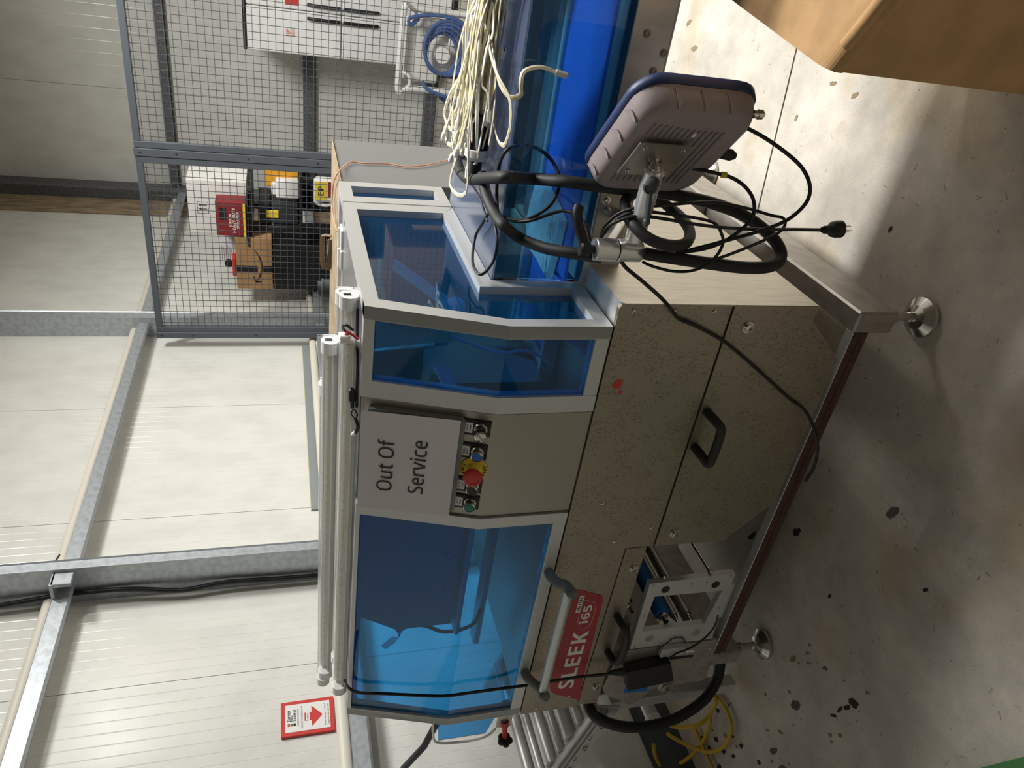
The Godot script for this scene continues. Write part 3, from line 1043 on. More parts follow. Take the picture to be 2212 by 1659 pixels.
func bent_pane(t: Node, x0: float, x1: float, ya: float, yb: float, m: Material, inset: float) -> void:
	var th := 0.004
	var i0 := -inset
	var i1 := -inset - th
	var zt := -(yb - 1.081) * 0.2972
	var s := nst()
	prism(s, P2([i0, ya, i0, 1.081 - 0.001, zt + i0, yb, zt + i1, yb, i1, 1.081 - 0.0016, i1, ya]), xfx(x0), x1 - x0)
	part(t, "front_pane", s, m, "blue see-through front pane")

func machine() -> void:
	var t := thing("packaging_machine", "large stainless packaging machine with blue see-through guards and grey frames", "machine", V(-0.7, 0, -0.6))
	var s := nst()
	var xr := -0.0545
	var xl := -1.413
	# ---- base frame
	for q in [[-0.072, -0.016], [-1.312, -1.256]]:
		s = nst()
		box(s, V(q[0], 0.115, -1.30), V(q[1], 0.228, 0.0), 0.005)
		part(t, "base_beam", s, M.beam_steel)
		var fx: float = (q[0] + q[1]) / 2
		for z in [-0.035, -1.165]:
			s = nst()
			lathe(s, V(fx, 0.0, z), V(0, 1, 0), [0.049, 0.0, 0.052, 0.006, 0.05, 0.014, 0.03, 0.028, 0.013, 0.034, 0.013, 0.05, 0.011, 0.052, 0.011, 0.09, 0.017, 0.09, 0.017, 0.103, 0.012, 0.104, 0.012, 0.116], 28)
			part(t, "foot", s, M.polished)
	s = nst()
	box(s, V(-1.256, 0.176, -0.028), V(-0.072, 0.222, 0.0 - 0.004), 0.003)
	box(s, V(-1.256, 0.198, -0.005), V(-0.072, 0.2, -0.002))
	part(t, "cross_rail", s, M.rust_brown, "rusty brown cross rail between the feet")
	s = nst()
	box(s, V(-1.256, 0.222, -0.03), V(-0.072, 0.2245, -0.002), 0.001)
	part(t, "rail_edge", s, M.alu, "bright top edge of the brown rail")
	s = nst()
	box(s, V(-1.256, 0.13, -1.28), V(-0.072, 0.22, -1.22), 0.004)
	part(t, "cross_rail", s, M.beam_steel)
	for q in [[-0.07, -0.8], [-1.31, -0.8], [-0.07, -1.2], [-1.31, -1.2]]:
		s = nst()
		box(s, V(q[0], 0.228, q[1] - 0.03), V(q[0] + 0.052, 0.62, q[1] + 0.03), 0.003)
		part(t, "leg", s, M.beam_steel)
	s = nst()
	box(s, V(-1.25, 0.235, -1.215), V(-0.075, 0.615, -1.205))
	part(t, "rear_sheet", s, M.plain_steel)
	# ---- cabinet body
	s = nst()
	box(s, V(-0.73, 0.36, -1.22), V(-0.012, 0.838, -0.016))
	part(t, "cabinet_core", s, M.plain_steel)
	s = nst()
	box(s, V(-1.41, 0.62, -1.22), V(-0.735, 0.838, -0.016))
	part(t, "cabinet_core", s, M.plain_steel)
	# right end sheet with its folded top
	s = nst()
	prism(s, P2([-0.0015, 0.352, -0.0015, 0.838, -0.008, 0.845, -0.215, 0.847, -0.216, 0.80, -1.0, 0.80, -1.0, 0.352]), xfx(-0.004), 0.004)
	part(t, "end_sheet", s, M.end_steel)
	s = nst()
	prism(s, P2([-0.0015, 0.836, -0.0035, 0.842, -0.009, 0.8455, -0.215, 0.8475, -0.215, 0.843, -0.010, 0.841]), xfx(xr - 0.01), -xr + 0.0095)
	part(t, "ledge", s, M.fascia_steel)
	# front sheets
	s = nst()
	prism(s, P2([-0.0005, 0.5795, -0.0005, 0.838, -0.003, 0.845, -0.012, 0.849, -1.417, 0.849, -1.42, 0.665, -0.7285, 0.661, -0.7285, 0.5795]), xfz(-0.012), 0.012)
	part(t, "front_sheet", s, M.front_steel)
	s = nst()
	prism(s, P2([-0.731, 0.5975, -0.7315, 0.6575, -1.412, 0.6615, -1.418, 0.593]), xfz(-0.012), 0.012)
	part(t, "drawer_front", s, M.front_steel)
	for p in [V(-0.016, 0.815, 0), V(-0.016, 0.72, 0), V(-0.016, 0.62, 0), V(-0.56, 0.765, 0), V(-0.70, 0.70, 0), V(-1.36, 0.70, 0), V(-0.66, 0.60, 0), V(-1.395, 0.80, 0)]:
		bolt(t, p, V(0, 0, 1), 0.0055, M.polished)
	for p in [V(-0.81, 0.617, 0), V(-1.329, 0.616, 0)]:
		bolt(t, p, V(0, 0, 1), 0.009, M.polished, "screw", true)
	# door
	s = nst()
	prism(s, P2([-0.002, 0.5745, -0.7285, 0.5745, -0.732, 0.354, -0.712, 0.345, -0.598, 0.242, -0.1424, 0.240, -0.036, 0.357, -0.002, 0.3505]), xfz(-0.012), 0.0135)
	var door := part(t, "door", s, M.front_steel)
	part(door, "handle", cord([V(-0.284, 0.556, 0.0), V(-0.285, 0.554, 0.022), V(-0.289, 0.548, 0.042), V(-0.300, 0.540, 0.054), V(-0.33, 0.538, 0.057), V(-0.38, 0.538, 0.057), V(-0.405, 0.540, 0.054), V(-0.397, 0.549, 0.042), V(-0.393, 0.554, 0.022), V(-0.392, 0.556, 0.0)], 0.0115, 0.0, 3), M.rubber, "dark rubber door handle")
	for p in [V(-0.054, 0.524, 0.0015), V(-0.686, 0.528, 0.0015)]:
		bolt(door, p, V(0, 0, 1), 0.010, M.polished, "screw", true)
	# remains of a red sticker
	s = nst()
	prism(s, P2([-0.19, 0.815, -0.205, 0.822, -0.215, 0.812, -0.21, 0.80, -0.198, 0.797, -0.188, 0.803]), xfz(0.0), 0.0006)
	prism(s, P2([-0.214, 0.798, -0.224, 0.802, -0.231, 0.796, -0.222, 0.792]), xfz(0.0), 0.0006)
	part(t, "sticker_scrap", s, M.red, "torn scrap of a red sticker")
	# drawer handle
	part(t, "drawer_handle", cord([V(-1.0, 0.622, 0.0), V(-1.003, 0.618, 0.03), V(-1.012, 0.610, 0.05), V(-1.05, 0.604, 0.056), V(-1.11, 0.602, 0.056), V(-1.15, 0.606, 0.05), V(-1.158, 0.612, 0.03), V(-1.161, 0.614, 0.0)], 0.0115, 0.0, 3), M.rubber, "dark rubber drawer handle")
	# badge
	s = nst()
	var bp := PackedVector2Array()
	for q in [[-0.885, 0.765, 0.014, 20.0, 100.0], [-0.925, 0.697, 0.014, -80.0, 10.0]]:
		for k in 6:
			var a := deg_to_rad(lerpf(q[3], q[4], k / 5.0))
			if q[1] < 0.72:
				a = deg_to_rad(lerpf(q[4], q[3], k / 5.0))
			bp.append(Vector2(q[0], q[1]) + Vector2(cos(a), sin(a)) * q[2])
	bp = P2([-0.872, 0.765, -0.874, 0.773, -0.882, 0.777, -1.27, 0.777, -1.30, 0.774, -1.325, 0.763, -1.338, 0.748, -1.388, 0.657, -1.30, 0.668, -0.925, 0.682, -0.913, 0.686, -0.905, 0.694])
	prism(s, bp, xfz(0.0), 0.0015)
	var bd := part(t, "badge", s, M.badge_red, "red maker's badge with white lettering")
	var zb := 0.0017
	var R := V(1, 0, 0)
	text(bd, "lettering", "SLEEK", V(-1.182, 0.722, zb), R, V(-0.05, 1, 0), 0.262, 0.05, M.white_matt, true)
	text(bd, "lettering", "i65", V(-0.978, 0.7235, zb), R, V(0.0, 1, 0), 0.075, 0.028, M.white_matt, true)
	s = nst()
	prism(s, P2([-0.965, 0.744, -0.966, 0.758, -0.897, 0.757, -0.897, 0.743]), xfz(0.0016), 0.0004)
	part(bd, "tag", s, M.white_matt)
	text(bd, "lettering", "VALTARA", V(-0.9315, 0.7505, 0.0021), R, V(0, 1, 0), 0.058, 0.009, M.ink_black, true)
	part(bd, "outline", cord([V(-1.045, 0.722, zb), V(-1.02, 0.7, zb), V(-0.945, 0.70, zb), V(-0.928, 0.71, zb), V(-0.915, 0.742, zb)], 0.0016, 0.0004, 3), M.white_matt)
	part(bd, "outline", cord([V(-1.045, 0.722, zb), V(-1.01, 0.742, zb), V(-0.964, 0.745, zb)], 0.0016, 0.0004, 2), M.white_matt)
	# ---- guard, right side: two frames with a step for the tunnel
	var w := 0.03
	var x1 := xr
	var x0 := xr - w
	var frames := [
		[P2([-0.085, 1.367, -0.085 - 0.03, 1.3355, -0.637, 1.3355, -0.685, 1.367]), "side_frame"],
		[P2([0.0, 0.853, 0.0, 1.081, -0.085, 1.367, -0.115, 1.3355, -0.0315, 1.0765, -0.0315, 0.886]), "side_frame"],
		[P2([-0.0315, 0.886, 0.0, 0.853, -0.219, 0.853, -0.184, 0.886]), "side_frame"],
		[P2([-0.184, 0.886, -0.219, 0.853, -0.219, 1.0705, -0.184, 1.104]), "side_frame"],
		[P2([-0.184, 1.104, -0.219, 1.0705, -0.68, 1.0705, -0.637, 1.104]), "side_frame"],
		[P2([-0.637, 1.104, -0.685, 1.0705, -0.685, 1.367, -0.637, 1.3355]), "side_frame"],
		[P2([-0.693, 1.0705, -0.735, 1.0705, -0.735, 1.367, -0.693, 1.367]), "rear_frame"],
		[P2([-0.82, 1.0705, -0.857, 1.0705, -0.857, 1.367, -0.82, 1.367]), "rear_frame"],
		[P2([-0.735, 1.0705, -0.82, 1.0705, -0.82, 1.1, -0.735, 1.1]), "rear_frame"],
		[P2([-0.735, 1.3355, -0.82, 1.3355, -0.82, 1.367, -0.735, 1.367]), "rear_frame"],
	]
	for q in frames:
		s = nst()
		prism(s, q[0], xfx(x0), w)
		part(t, q[1], s, M.alu)
	s = nst()
	prism(s, P2([-0.028, 0.88, -0.028, 1.078, -0.112, 1.340, -0.642, 1.340, -0.642, 1.10, -0.180, 1.10, -0.180, 0.88]), xfx(x0 + 0.008), 0.004)
	part(t, "side_pane", s, M.blue_pane, "blue see-through side pane")
	s = nst()
	prism(s, P2([-0.73, 1.07, -0.825, 1.07, -0.825, 1.34, -0.73, 1.34]), xfx(x0 + 0.008), 0.004)
	part(t, "side_pane", s, M.blue_pane, "blue see-through side pane")
	# corner post, post by the panel, bars of the right front window
	bent_bar(t, "corner_post", xr - 0.031, xr - 0.0005, 0.03, M.alu)
	bent_bar(t, "post", -0.2745, -0.2315, 0.03, M.alu)
	s = nst()
	box(s, V(-0.2315, 0.853, -0.03), V(xr - 0.031, 0.886, -0.0005), 0.001)
	part(t, "bottom_bar", s, M.alu)
	s = nst()
	prism(s, P2([-0.078, 1.345, -0.085, 1.367, -0.11, 1.367, -0.11, 1.345]), xfx(-0.2315), 0.2315 + xr - 0.031)
	part(t, "top_bar", s, M.alu)
	bent_pane(t, -0.2345, xr - 0.029, 0.882, 1.352, M.blue_pane, 0.008)
	# left front door: posts, bars, pane, handle
	bent_bar(t, "post", -0.616, -0.5835, 0.03, M.alu)
	bent_bar(t, "post", xl, xl + 0.03, 0.03, M.alu)
	s = nst()
	box(s, V(xl + 0.03, 0.853, -0.03), V(-0.616, 0.886, -0.0005), 0.001)
	part(t, "bottom_bar", s, M.alu)
	s = nst()
	prism(s, P2([-0.082, 1.357, -0.085, 1.367, -0.11, 1.367, -0.11, 1.357]), xfx(xl + 0.03), -0.616 - xl - 0.03)
	part(t, "top_bar", s, M.alu)
	bent_pane(t, xl + 0.028, -0.614, 0.882, 1.360, M.blue_pane, 0.008)
	for x in [-0.79, -1.205]:
		s = nst()
		var ex: float = x + (0.006 if x > -1 else -0.004)
		var pts := [V(x, 0.868, 0.0), V(x, 0.866, 0.02), V(x, 0.852, 0.045), V(ex, 0.838, 0.06), V(ex, 0.832, 0.085)]
		tube(s, pts, 0.016, 12, 0.013, 4)
		ball(s, V(ex, 0.832, 0.085), 0.0155)
		var hb := part(t, "handle_bracket", s, M.handle_grey)
		bolt(hb, V(ex, 0.832, 0.098), V(0, 0, 1), 0.006, M.handle_grey)
	part(t, "handle_bar", cord([V(-1.20, 0.834, 0.07), V(-0.79, 0.836, 0.07)], 0.0125, 0.0, 0, 16), M.alu, "aluminium bar of the guard door handle")
	# ---- stainless control panel between the two windows
	s = nst()
	var pz := -0.006
	prism(s, P2([pz, 0.851, pz, 1.079, -0.085 + pz, 1.36, -0.085 + pz - 0.003, 1.36, pz - 0.003, 1.079, pz - 0.003, 0.851]), xfx(-0.579), 0.299)
	part(t, "control_panel", s, M.plain_steel)
	s = nst()
	prism(s, P2([pz - 0.003, 1.079, -0.085 + pz - 0.003, 1.36, -0.125, 1.36, -0.06, 1.079, -0.06, 0.851, pz - 0.003, 0.851]), xfx(-0.5785), 0.298)
	part(t, "panel_box", s, M.plain_steel)
	# display frame under the notice
	s = nst()
	var xfl := Transform3D(Basis(V(1, 0, 0), V(0, 0.9586, -0.2849), V(0, 0.2849, 0.9586)), lean(-0.4305, 1.246, -0.008))
	prism(s, rrect(0.134, 0.108, 0.012), xfl, 0.017)
	part(t, "display", s, M.housing_grey, "light grey display frame mostly covered by the notice")
	control_buttons(t)
	# ---- top of the machine
	s = nst()
	box(s, V(xl, 1.362, -0.685), V(-0.0555, 1.3665, -0.12))
	part(t, "top_sheet", s, M.top_clear, "clear greyish top sheet")
	for q in [[V(xl, 1.34, -0.13), V(-0.0855, 1.362, -0.10)], [V(xl, 1.34, -0.685), V(-0.0855, 1.367, -0.655)], [V(xl, 1.34, -0.857), V(-0.0855, 1.367, -0.82)], [V(-0.75, 1.34, -0.655), V(-0.72, 1.362, -0.13)]]:
		s = nst()
		box(s, q[0], q[1])
		part(t, "top_bar", s, M.alu)
	s = nst()
	box(s, V(xl, 1.357, -0.82), V(-0.0855, 1.3665, -0.687))
	part(t, "top_sheet", s, M.top_clear, "clear greyish top sheet")
	# hinge strips of the guard
	for q in [[-0.095, -0.72, -0.66]]:
		for k in 2:
			s = nst()
			box(s, V(-0.19 + 0.06 * k - 0.05, 1.367, -0.71), V(-0.19 + 0.06 * k + 0.005, 1.373, -0.655), 0.001)
			tube(s, [V(-0.24 + 0.06 * k, 1.374, -0.683), V(-0.186 + 0.06 * k, 1.374, -0.683)], 0.006, 10)
			part(t, "hinge", s, M.white_gloss, "white hinge")
	# ---- grey housing at the back
	s = nst()
	box(s, V(-1.36, 0.62, -1.287), V(-0.056, 1.358, -0.862), 0.002)
	part(t, "rear_housing", s, M.housing_grey, "plain grey rear housing")
	s = nst()
	box(s, V(-1.365, 1.3585, -1.29), V(-0.052, 1.361, -0.86), 0.001)
	part(t, "housing_lid", s, M.tan_band, "dusty housing lid")
	# ---- left end frame with its pane
	for q in [P2([0, 0.853, 0, 1.081, -0.085, 1.367, -0.115, 1.337, -0.03, 1.076, -0.03, 0.853]), P2([-0.115, 1.337, -0.085, 1.367, -0.857, 1.367, -0.857, 1.337]), P2([-0.827, 1.337, -0.857, 1.337, -0.857, 0.853, -0.827, 0.853])]:
		s = nst()
		prism(s, q, xfx(xl - 0.001), 0.03)
		part(t, "end_frame", s, M.alu)
	inside(t)

func control_buttons(t: Node) -> void:
	var n := V(0, 0.2849, 0.9586)
	var up := V(0, 0.9586, -0.2849)
	var R := V(1, 0, 0)
	# x, kind
	for q in [[-0.320, "key", "CYCLE", "JOG  MAN"], [-0.385, "blue", "EMERGENCY", "RESET"], [-0.485, "black", "CYCLE", "STOP"], [-0.537, "green", "CYCLE", "START"]]:
		var c := lean(q[0], 1.109, -0.005)
		var s := nst()
		var xf := Transform3D(Basis(R, up, n), c + up * 0.012)
		obox(s, xf, Vector3(0.021, 0.034, 0.0022), 0.001)
		var pl := part(t, "legend_plate", s, M.black)
		s = nst()
		obox(s, Transform3D(Basis(R, up, n), c + up * 0.027 + n * 0.003), Vector3(0.0135, 0.009, 0.0006))
		part(pl, "label", s, M.white_gloss, "white printed label")
		text(pl, "print", q[2], c + up * 0.0305 + n * 0.0037, R, up, 0.017, 0.004, M.ink_black)
		text(pl, "print", q[3], c + up * 0.0235 + n * 0.0037, R, up, 0.015, 0.004, M.ink_black)
		if q[1] == "key":
			var b := lathe_part(t, "key_switch", c, n, [0.015, 0, 0.015, 0.004, 0.012, 0.005, 0.012, 0.022, 0.0135, 0.023, 0.0135, 0.032, 0.0095, 0.034, 0.0095, 0.033, 0, 0.033], M.polished)
			lathe_part(b, "collar", c + n * 0.024, n, [0.0137, 0, 0.0142, 0.001, 0.0142, 0.007, 0.0098, 0.0095], M.black)
			s = nst()
			obox(s, Transform3D(Basis((R + up * 0.8).normalized(), (up - R * 0.8).normalized(), n), c + n * 0.036 - R * 0.003), Vector3(0.009, 0.0015, 0.003))
			part(b, "key", s, M.bright_alu)
		else:
			var m: Material = {"blue": M.btn_blue, "black": M.black_gloss, "green": M.btn_green}[q[1]]
			var b := lathe_part(t, "push_button", c, n, [0.0145, 0, 0.0145, 0.004, 0.0115, 0.005, 0.0115, 0.014, 0.0145, 0.016, 0.0145, 0.022, 0.0118, 0.024], M.polished)
			lathe_part(b, "cap", c + n * 0.018, n, [0.0118, 0, 0.0118, 0.004, 0.011, 0.0052, 0, 0.0056], m)
	# emergency stop
	var c := lean(-0.4365, 1.112, -0.006)
	var b := lathe_part(t, "emergency_stop", c, n, [0.0325, 0, 0.0325, 0.002, 0.031, 0.0028, 0, 0.0028], M.yellow, 36, "round yellow emergency stop plate")
	lathe_part(b, "collar", c + n * 0.0025, n, [0.017, 0, 0.017, 0.004, 0.014, 0.006, 0.011, 0.007, 0.011, 0.026], M.yellow)
	lathe_part(b, "mushroom", c + n * 0.022, n, [0.012, 0, 0.0205, 0.004, 0.0225, 0.008, 0.0225, 0.014, 0.02, 0.0185, 0.014, 0.021, 0.0135, 0.0195, 0, 0.020], M.red, 28, "red mushroom push button")
	var word := "EMERGENCY"
	for i in word.length():
		var a := deg_to_rad(205.0 - 17.5 * i)
		var d := R * cos(a) + up * sin(a)
		text(b, "letter", word[i], c + d * 0.0255 + n * 0.0032, -(R * -sin(a) + up * cos(a)), d, 0.0052, 0.0068, M.ink_black, true)
	word = "STOP"
	for i in word.length():
		var a := deg_to_rad(-118.0 + 17.0 * i)
		var d := R * cos(a) + up * sin(a)
		text(b, "letter", word[i], c + d * 0.0265 + n * 0.0032, R * -sin(a) + up * cos(a), -d, 0.0052, 0.0068, M.ink_black, true)
	# the notice: a letter sheet bent away from the panel at its top
	var p := thing("paper_notice", "white paper notice reading Out Of Service on the control panel", "paper notice", lean(-0.4345, 1.155, 0.012))
	var s := nst()
	for k in 10:
		var ya := 1.153 + 0.0208 * k
		var yb := ya + 0.0208
		var oa := 0.0125 + 0.004 * pow(k / 10.0, 2) 
		var ob := 0.0125 + 0.004 * pow((k + 1) / 10.0, 2)
		var dx := -0.0055 * k / 10.0
		var dx2 := -0.0055 * (k + 1) / 10.0
		var a := lean(-0.574 + dx, ya, oa)
		var b2 := lean(-0.295 + dx, ya, oa)
		var c2 := lean(-0.295 + dx2, yb, ob)
		var d2 := lean(-0.574 + dx2, yb, ob)
		quad(s, a, b2, c2, d2, n)
		quad(s, a - n * 0.0004, b2 - n * 0.0004, c2 - n * 0.0004, d2 - n * 0.0004, -n)
	part(p, "sheet", s, M.paper)
	text(p, "print", "Out Of", lean(-0.4445, 1.305, 0.0162), R, up, 0.147, 0.0, M.ink)
	text(p, "print", "Service", lean(-0.440, 1.234, 0.0146), R, up, 0.153, 0.0, M.ink)

func inside(t: Node) -> void:
	# what shows through the blue panes: deck, belt end, carriage, guide bars, film hood
	var s := nst()
	box(s, V(-1.38, 0.850, -0.82), V(-0.09, 0.858, -0.035))
	part(t, "deck", s, M.plain_steel)
	s = nst()
	box(s, V(-0.30, 0.858, -0.52), V(-0.09, 0.875, -0.27), 0.004)
	part(t, "belt_end", s, M.belt_blue, "blue belt end on the deck")
	for z in [-0.26, -0.535]:
		s = nst()
		box(s, V(-0.34, 0.858, z - 0.008), V(-0.09, 0.90, z + 0.008), 0.002)
		part(t, "belt_guide", s, M.alu)
	s = nst()
	tube(s, [V(-0.32, 0.875, -0.53), V(-0.32, 0.875, -0.26)], 0.02, 14)
	part(t, "roller", s, M.plain_steel)
	# sealing carriage
	s = nst()
	prism(s, P2([-0.30, 0.90, -0.20, 0.90, -0.20, 1.12, -0.25, 1.18, -0.36, 1.18, -0.42, 1.05]), xfx(-0.56), 0.24)
	part(t, "carriage_plate", s, M.plain_steel)
	s = nst()
	box(s, V(-0.56, 0.86, -0.60), V(-0.36, 1.30, -0.44), 0.004)
	part(t, "carriage_block", s, M.plain_steel)
	s = nst()
	bar(s, V(-0.36, 1.33, -0.42), V(-0.17, 1.19, -0.13), V(0, 1, 0), 0.035, 0.006)
	part(t, "guide_bar", s, M.alu)
	s = nst()
	bar(s, V(-0.22, 1.19, -0.12), V(-0.25, 1.17, -0.05), V(0, 1, 0), 0.03, 0.006)
	part(t, "guide_bar", s, M.alu)
	lathe_part(t, "idler_wheel", V(-0.18, 1.12, -0.32), V(0.4, 0.5, 0.8), [0.008, -0.01, 0.022, -0.01, 0.026, 0.0, 0.022, 0.01, 0.008, 0.01, 0.008, 0.016, 0, 0.016], M.white_gloss)
	s = nst()
	bar(s, V(-0.18, 1.13, -0.33), V(-0.15, 1.25, -0.5), V(1, 0, 0), 0.03, 0.006)
	part(t, "wheel_arm", s, M.alu)
	s = nst()
	prism(s, P2([-0.10, 0.87, -0.16, 0.87, -0.13, 0.92]), xfz(-0.075), 0.004)
	part(t, "corner_bracket", s, M.alu)
	lathe_part(t, "knob", V(-0.15, 0.885, -0.07), V(0, 0, 1), [0.010, 0, 0.010, 0.014, 0.006, 0.018, 0, 0.018], M.alu)
	s = nst()
	box(s, V(-0.20, 0.86, -0.24), V(-0.095, 0.98, -0.20), 0.003)
	part(t, "sensor_box", s, M.plain_steel)
	part(t, "inner_cable", cord([V(-0.19, 1.15, -0.2), V(-0.21, 1.05, -0.16), V(-0.2, 0.98, -0.15), V(-0.23, 0.92, -0.14)], 0.004), M.white_gloss)
	# slotted strip at the back of the right window
	s = nst()
	box(s, V(-0.62, 0.90, -0.80), V(-0.30, 1.33, -0.79), 0.002)
	part(t, "back_plate", s, M.plain_steel)
	# left window: dark film hood on a deck, rails, crumpled film
	s = nst()
	prism(s, P2([-0.64, 1.05, -0.64, 1.335, -1.12, 1.335, -1.2, 1.22, -1.2, 1.05]), xfz(-0.52), 0.32)
	part(t, "film_hood", s, M.plain_steel)
	s = nst()
	box(s, V(-1.22, 1.03, -0.22), V(-0.63, 1.045, -0.17), 0.003)
	part(t, "rail", s, M.alu)
	s = nst()
	box(s, V(-1.38, 0.93, -0.30), V(-0.63, 0.95, -0.25), 0.003)
	part(t, "rail", s, M.alu)
	s = nst()
	box(s, V(-1.22, 0.95, -0.60), V(-0.63, 1.02, -0.50), 0.003)
	part(t, "film_frame", s, M.plain_steel)
	for q in [V(-0.75, 1.09, -0.198), V(-0.9, 1.09, -0.198), V(-1.05, 1.09, -0.198), V(-0.85, 1.22, -0.198)]:
		bolt(t, q, V(0, 0, 1), 0.007, M.polished)
	var rg := RandomNumberGenerator.new()
	rg.seed = 9
	s = nst()
	var rows := []
	for i in 9:
		var row := []
		for k in 9:
			row.append(V(-1.36 + 0.032 * i, 1.03 + 0.028 * k + rg.randf_range(-0.01, 0.01) - 0.05 * sin(i * 0.7), -0.42 + 0.02 * k + rg.randf_range(-0.03, 0.03)))
		rows.append(row)
	for i in 8:
		for k in 8:
			var a: Vector3 = rows[i][k]
			var b: Vector3 = rows[i + 1][k]
			var c: Vector3 = rows[i + 1][k + 1]
			var d: Vector3 = rows[i][k + 1]
			var n1 := (b - a).cross(c - a).normalized()
			var n2 := (c - a).cross(d - a).normalized()
			tri(s, a, b, c, n1, n1, n1)
			tri(s, a, c, d, n2, n2, n2)
	part(t, "film_web", s, M.film, "crumpled clear film")
	part(t, "inner_cable", cord([V(-1.30, 1.20, -0.3), V(-1.27, 1.12, -0.26), V(-1.3, 1.05, -0.25), V(-1.27, 0.97, -0.24), V(-1.2, 0.95, -0.24)], 0.006), M.black)

# ---------------------------------------------------------------- infeed conveyor under its blue cover
func tunnel() -> void:
	var t := thing("infeed_conveyor", "infeed conveyor with a long blue see-through cover and stainless side", "conveyor", V(0.6, 0, -0.45))
	var X0 := -0.05
	var X1 := 1.35
	var s := nst()
	box(s, V(-0.09, 1.0645, -0.73), V(X1, 1.0695, -0.2195), 0.001)
	part(t, "lid", s, M.lid_glass, "scratched dusty blue lid")
	s = nst()
	box(s, V(X0, 0.856, -0.2245), V(X1, 1.0643, -0.2200))
	part(t, "front_pane", s, M.tunnel_pane, "blue see-through front pane")
	s = nst()
	box(s, V(X0, 0.78, -0.735), V(X1, 1.064, -0.730))
	part(t, "back_wall", s, M.alu)
	s = nst()
	box(s, V(X0, 0.835, -0.73), V(X1, 0.852, -0.205))
	part(t, "bed", s, M.alu)
	s = nst()
	box(s, V(-0.085, 0.8525, -0.54), V(X1, 0.8705, -0.275), 0.006)
	part(t, "belt", s, M.belt_blue, "bright blue conveyor belt")
	s = nst()
	box(s, V(X0, 0.852, -0.57), V(X1, 0.876, -0.548), 0.003)
	part(t, "belt_guide", s, M.alu)
	s = nst()
	box(s, V(X0, 0.852, -0.271), V(X1, 0.868, -0.2265), 0.002)
	part(t, "belt_guide", s, M.alu)
	s = nst()
	box(s, V(X0, 0.89, -0.70), V(X1, 0.915, -0.685), 0.003)
	part(t, "guide_rail", s, M.black)
	s = nst()
	box(s, V(X0, 0.852, -0.665), V(X1, 0.872, -0.62), 0.003)
	part(t, "guide_rail", s, M.alu)
	for x in [0.03, 0.30, 0.62, 0.95]:
		s = nst()
		box(s, V(x - 0.02, 0.852, -0.728), V(x + 0.02, 0.95, -0.70), 0.003)
		part(t, "rail_bracket", s, M.alu)
	s = nst()
	box(s, V(0.50, 0.93, -0.72), V(0.64, 1.04, -0.62), 0.006)
	part(t, "print_head", s, M.inner_dark)
	for q in [[V(X0, 0.776, -0.205), V(X1, 0.860, -0.200), "side_sheet"], [V(X0, 0.776, -0.735), V(X1, 0.835, -0.731), "side_sheet"], [V(X0, 0.772, -0.735), V(X1, 0.776, -0.2), "bottom_sheet"]]:
		s = nst()
		box(s, q[0], q[1], 0.001)
		part(t, q[2], s, M.fascia_steel)
	for p in [V(0.491, 0.829, -0.2), V(0.424, 0.798, -0.2), V(0.459, 0.784, -0.2), V(0.80, 0.82, -0.2)]:
		bolt(t, p, V(0, 0, 1), 0.0058, M.beam_steel, "bolt", true)
	lathe_part(t, "knob", V(0.698, 0.771, -0.21), V(0, -1, 0), [0.004, 0, 0.004, 0.006, 0.009, 0.008, 0.009, 0.018, 0, 0.02], M.black)
	s = nst()
	box(s, V(0.012, 0.781, -0.2), V(0.171, 0.857, -0.194), 0.0015)
	var mp := part(t, "mount_plate", s, M.plain_steel)
	for p in [V(0.154, 0.842, -0.194), V(0.132, 0.833, -0.194), V(0.154, 0.795, -0.194), V(0.04, 0.842, -0.194)]:
		bolt(mp, p, V(0, 0, 1), 0.0065 if p.x != 0.132 else 0.004, M.polished, "bolt", true)
	for z in [-0.68, -0.26]:
		s = nst()
		box(s, V(1.20, 0.03, z - 0.025), V(1.25, 0.772, z + 0.025), 0.003)
		part(t, "leg", s, M.beam_steel)
		lathe_part(t, "foot", V(1.225, 0, z), V(0, 1, 0), [0.045, 0, 0.05, 0.006, 0.03, 0.02, 0.012, 0.024, 0.012, 0.04], M.polished)
	s = nst()
	box(s, V(-0.002, 0.50, -1.02), V(0.035, 0.60, -0.92), 0.003)
	single("junction_box", s, M.white_gloss, "small white junction box on the machine's side under the conveyor", "box")
	# white printed bag on the belt
	var b := thing("plastic_bag", "crumpled printed plastic bag lying on the belt under the blue cover", "bag", V(0, 0.872, -0.44))
	var out := [Vector2(0.075, -0.565), Vector2(0.10, -0.53), Vector2(0.098, -0.48), Vector2(0.082, -0.43), Vector2(0.075, -0.38), Vector2(0.058, -0.317), Vector2(0.0, -0.322), Vector2(-0.06, -0.335), Vector2(-0.105, -0.34), Vector2(-0.119, -0.37), Vector2(-0.110, -0.44), Vector2(-0.108, -0.52), Vector2(-0.103, -0.588), Vector2(-0.04, -0.592), Vector2(0.02, -0.58)]
	var rg := RandomNumberGenerator.new()
	rg.seed = 4
	s = nst()
	var rings := []
	for k in 4:
		var f: float = [1.0, 0.86, 0.55, 0.2][k]
		var h: float = [0.0, 0.012, 0.018, 0.020][k]
		var r := []
		for p in out:
			var q: Vector2 = Vector2(-0.01, -0.45) + (p - Vector2(-0.01, -0.45)) * f
			r.append(V(q.x, 0.8745 + h + (rg.randf_range(-0.004, 0.004) if k > 0 else 0.0), q.y))
		rings.append(r)
	loft(s, rings)
	part(b, "film", s, M.white_gloss)
	text(b, "print", "POPPRO DEMONSTRATION", V(-0.03, 0.8965, -0.352), V(-1, 0, 0.12), V(0, 0.12, 1), 0.17, 0.011, M.ink)
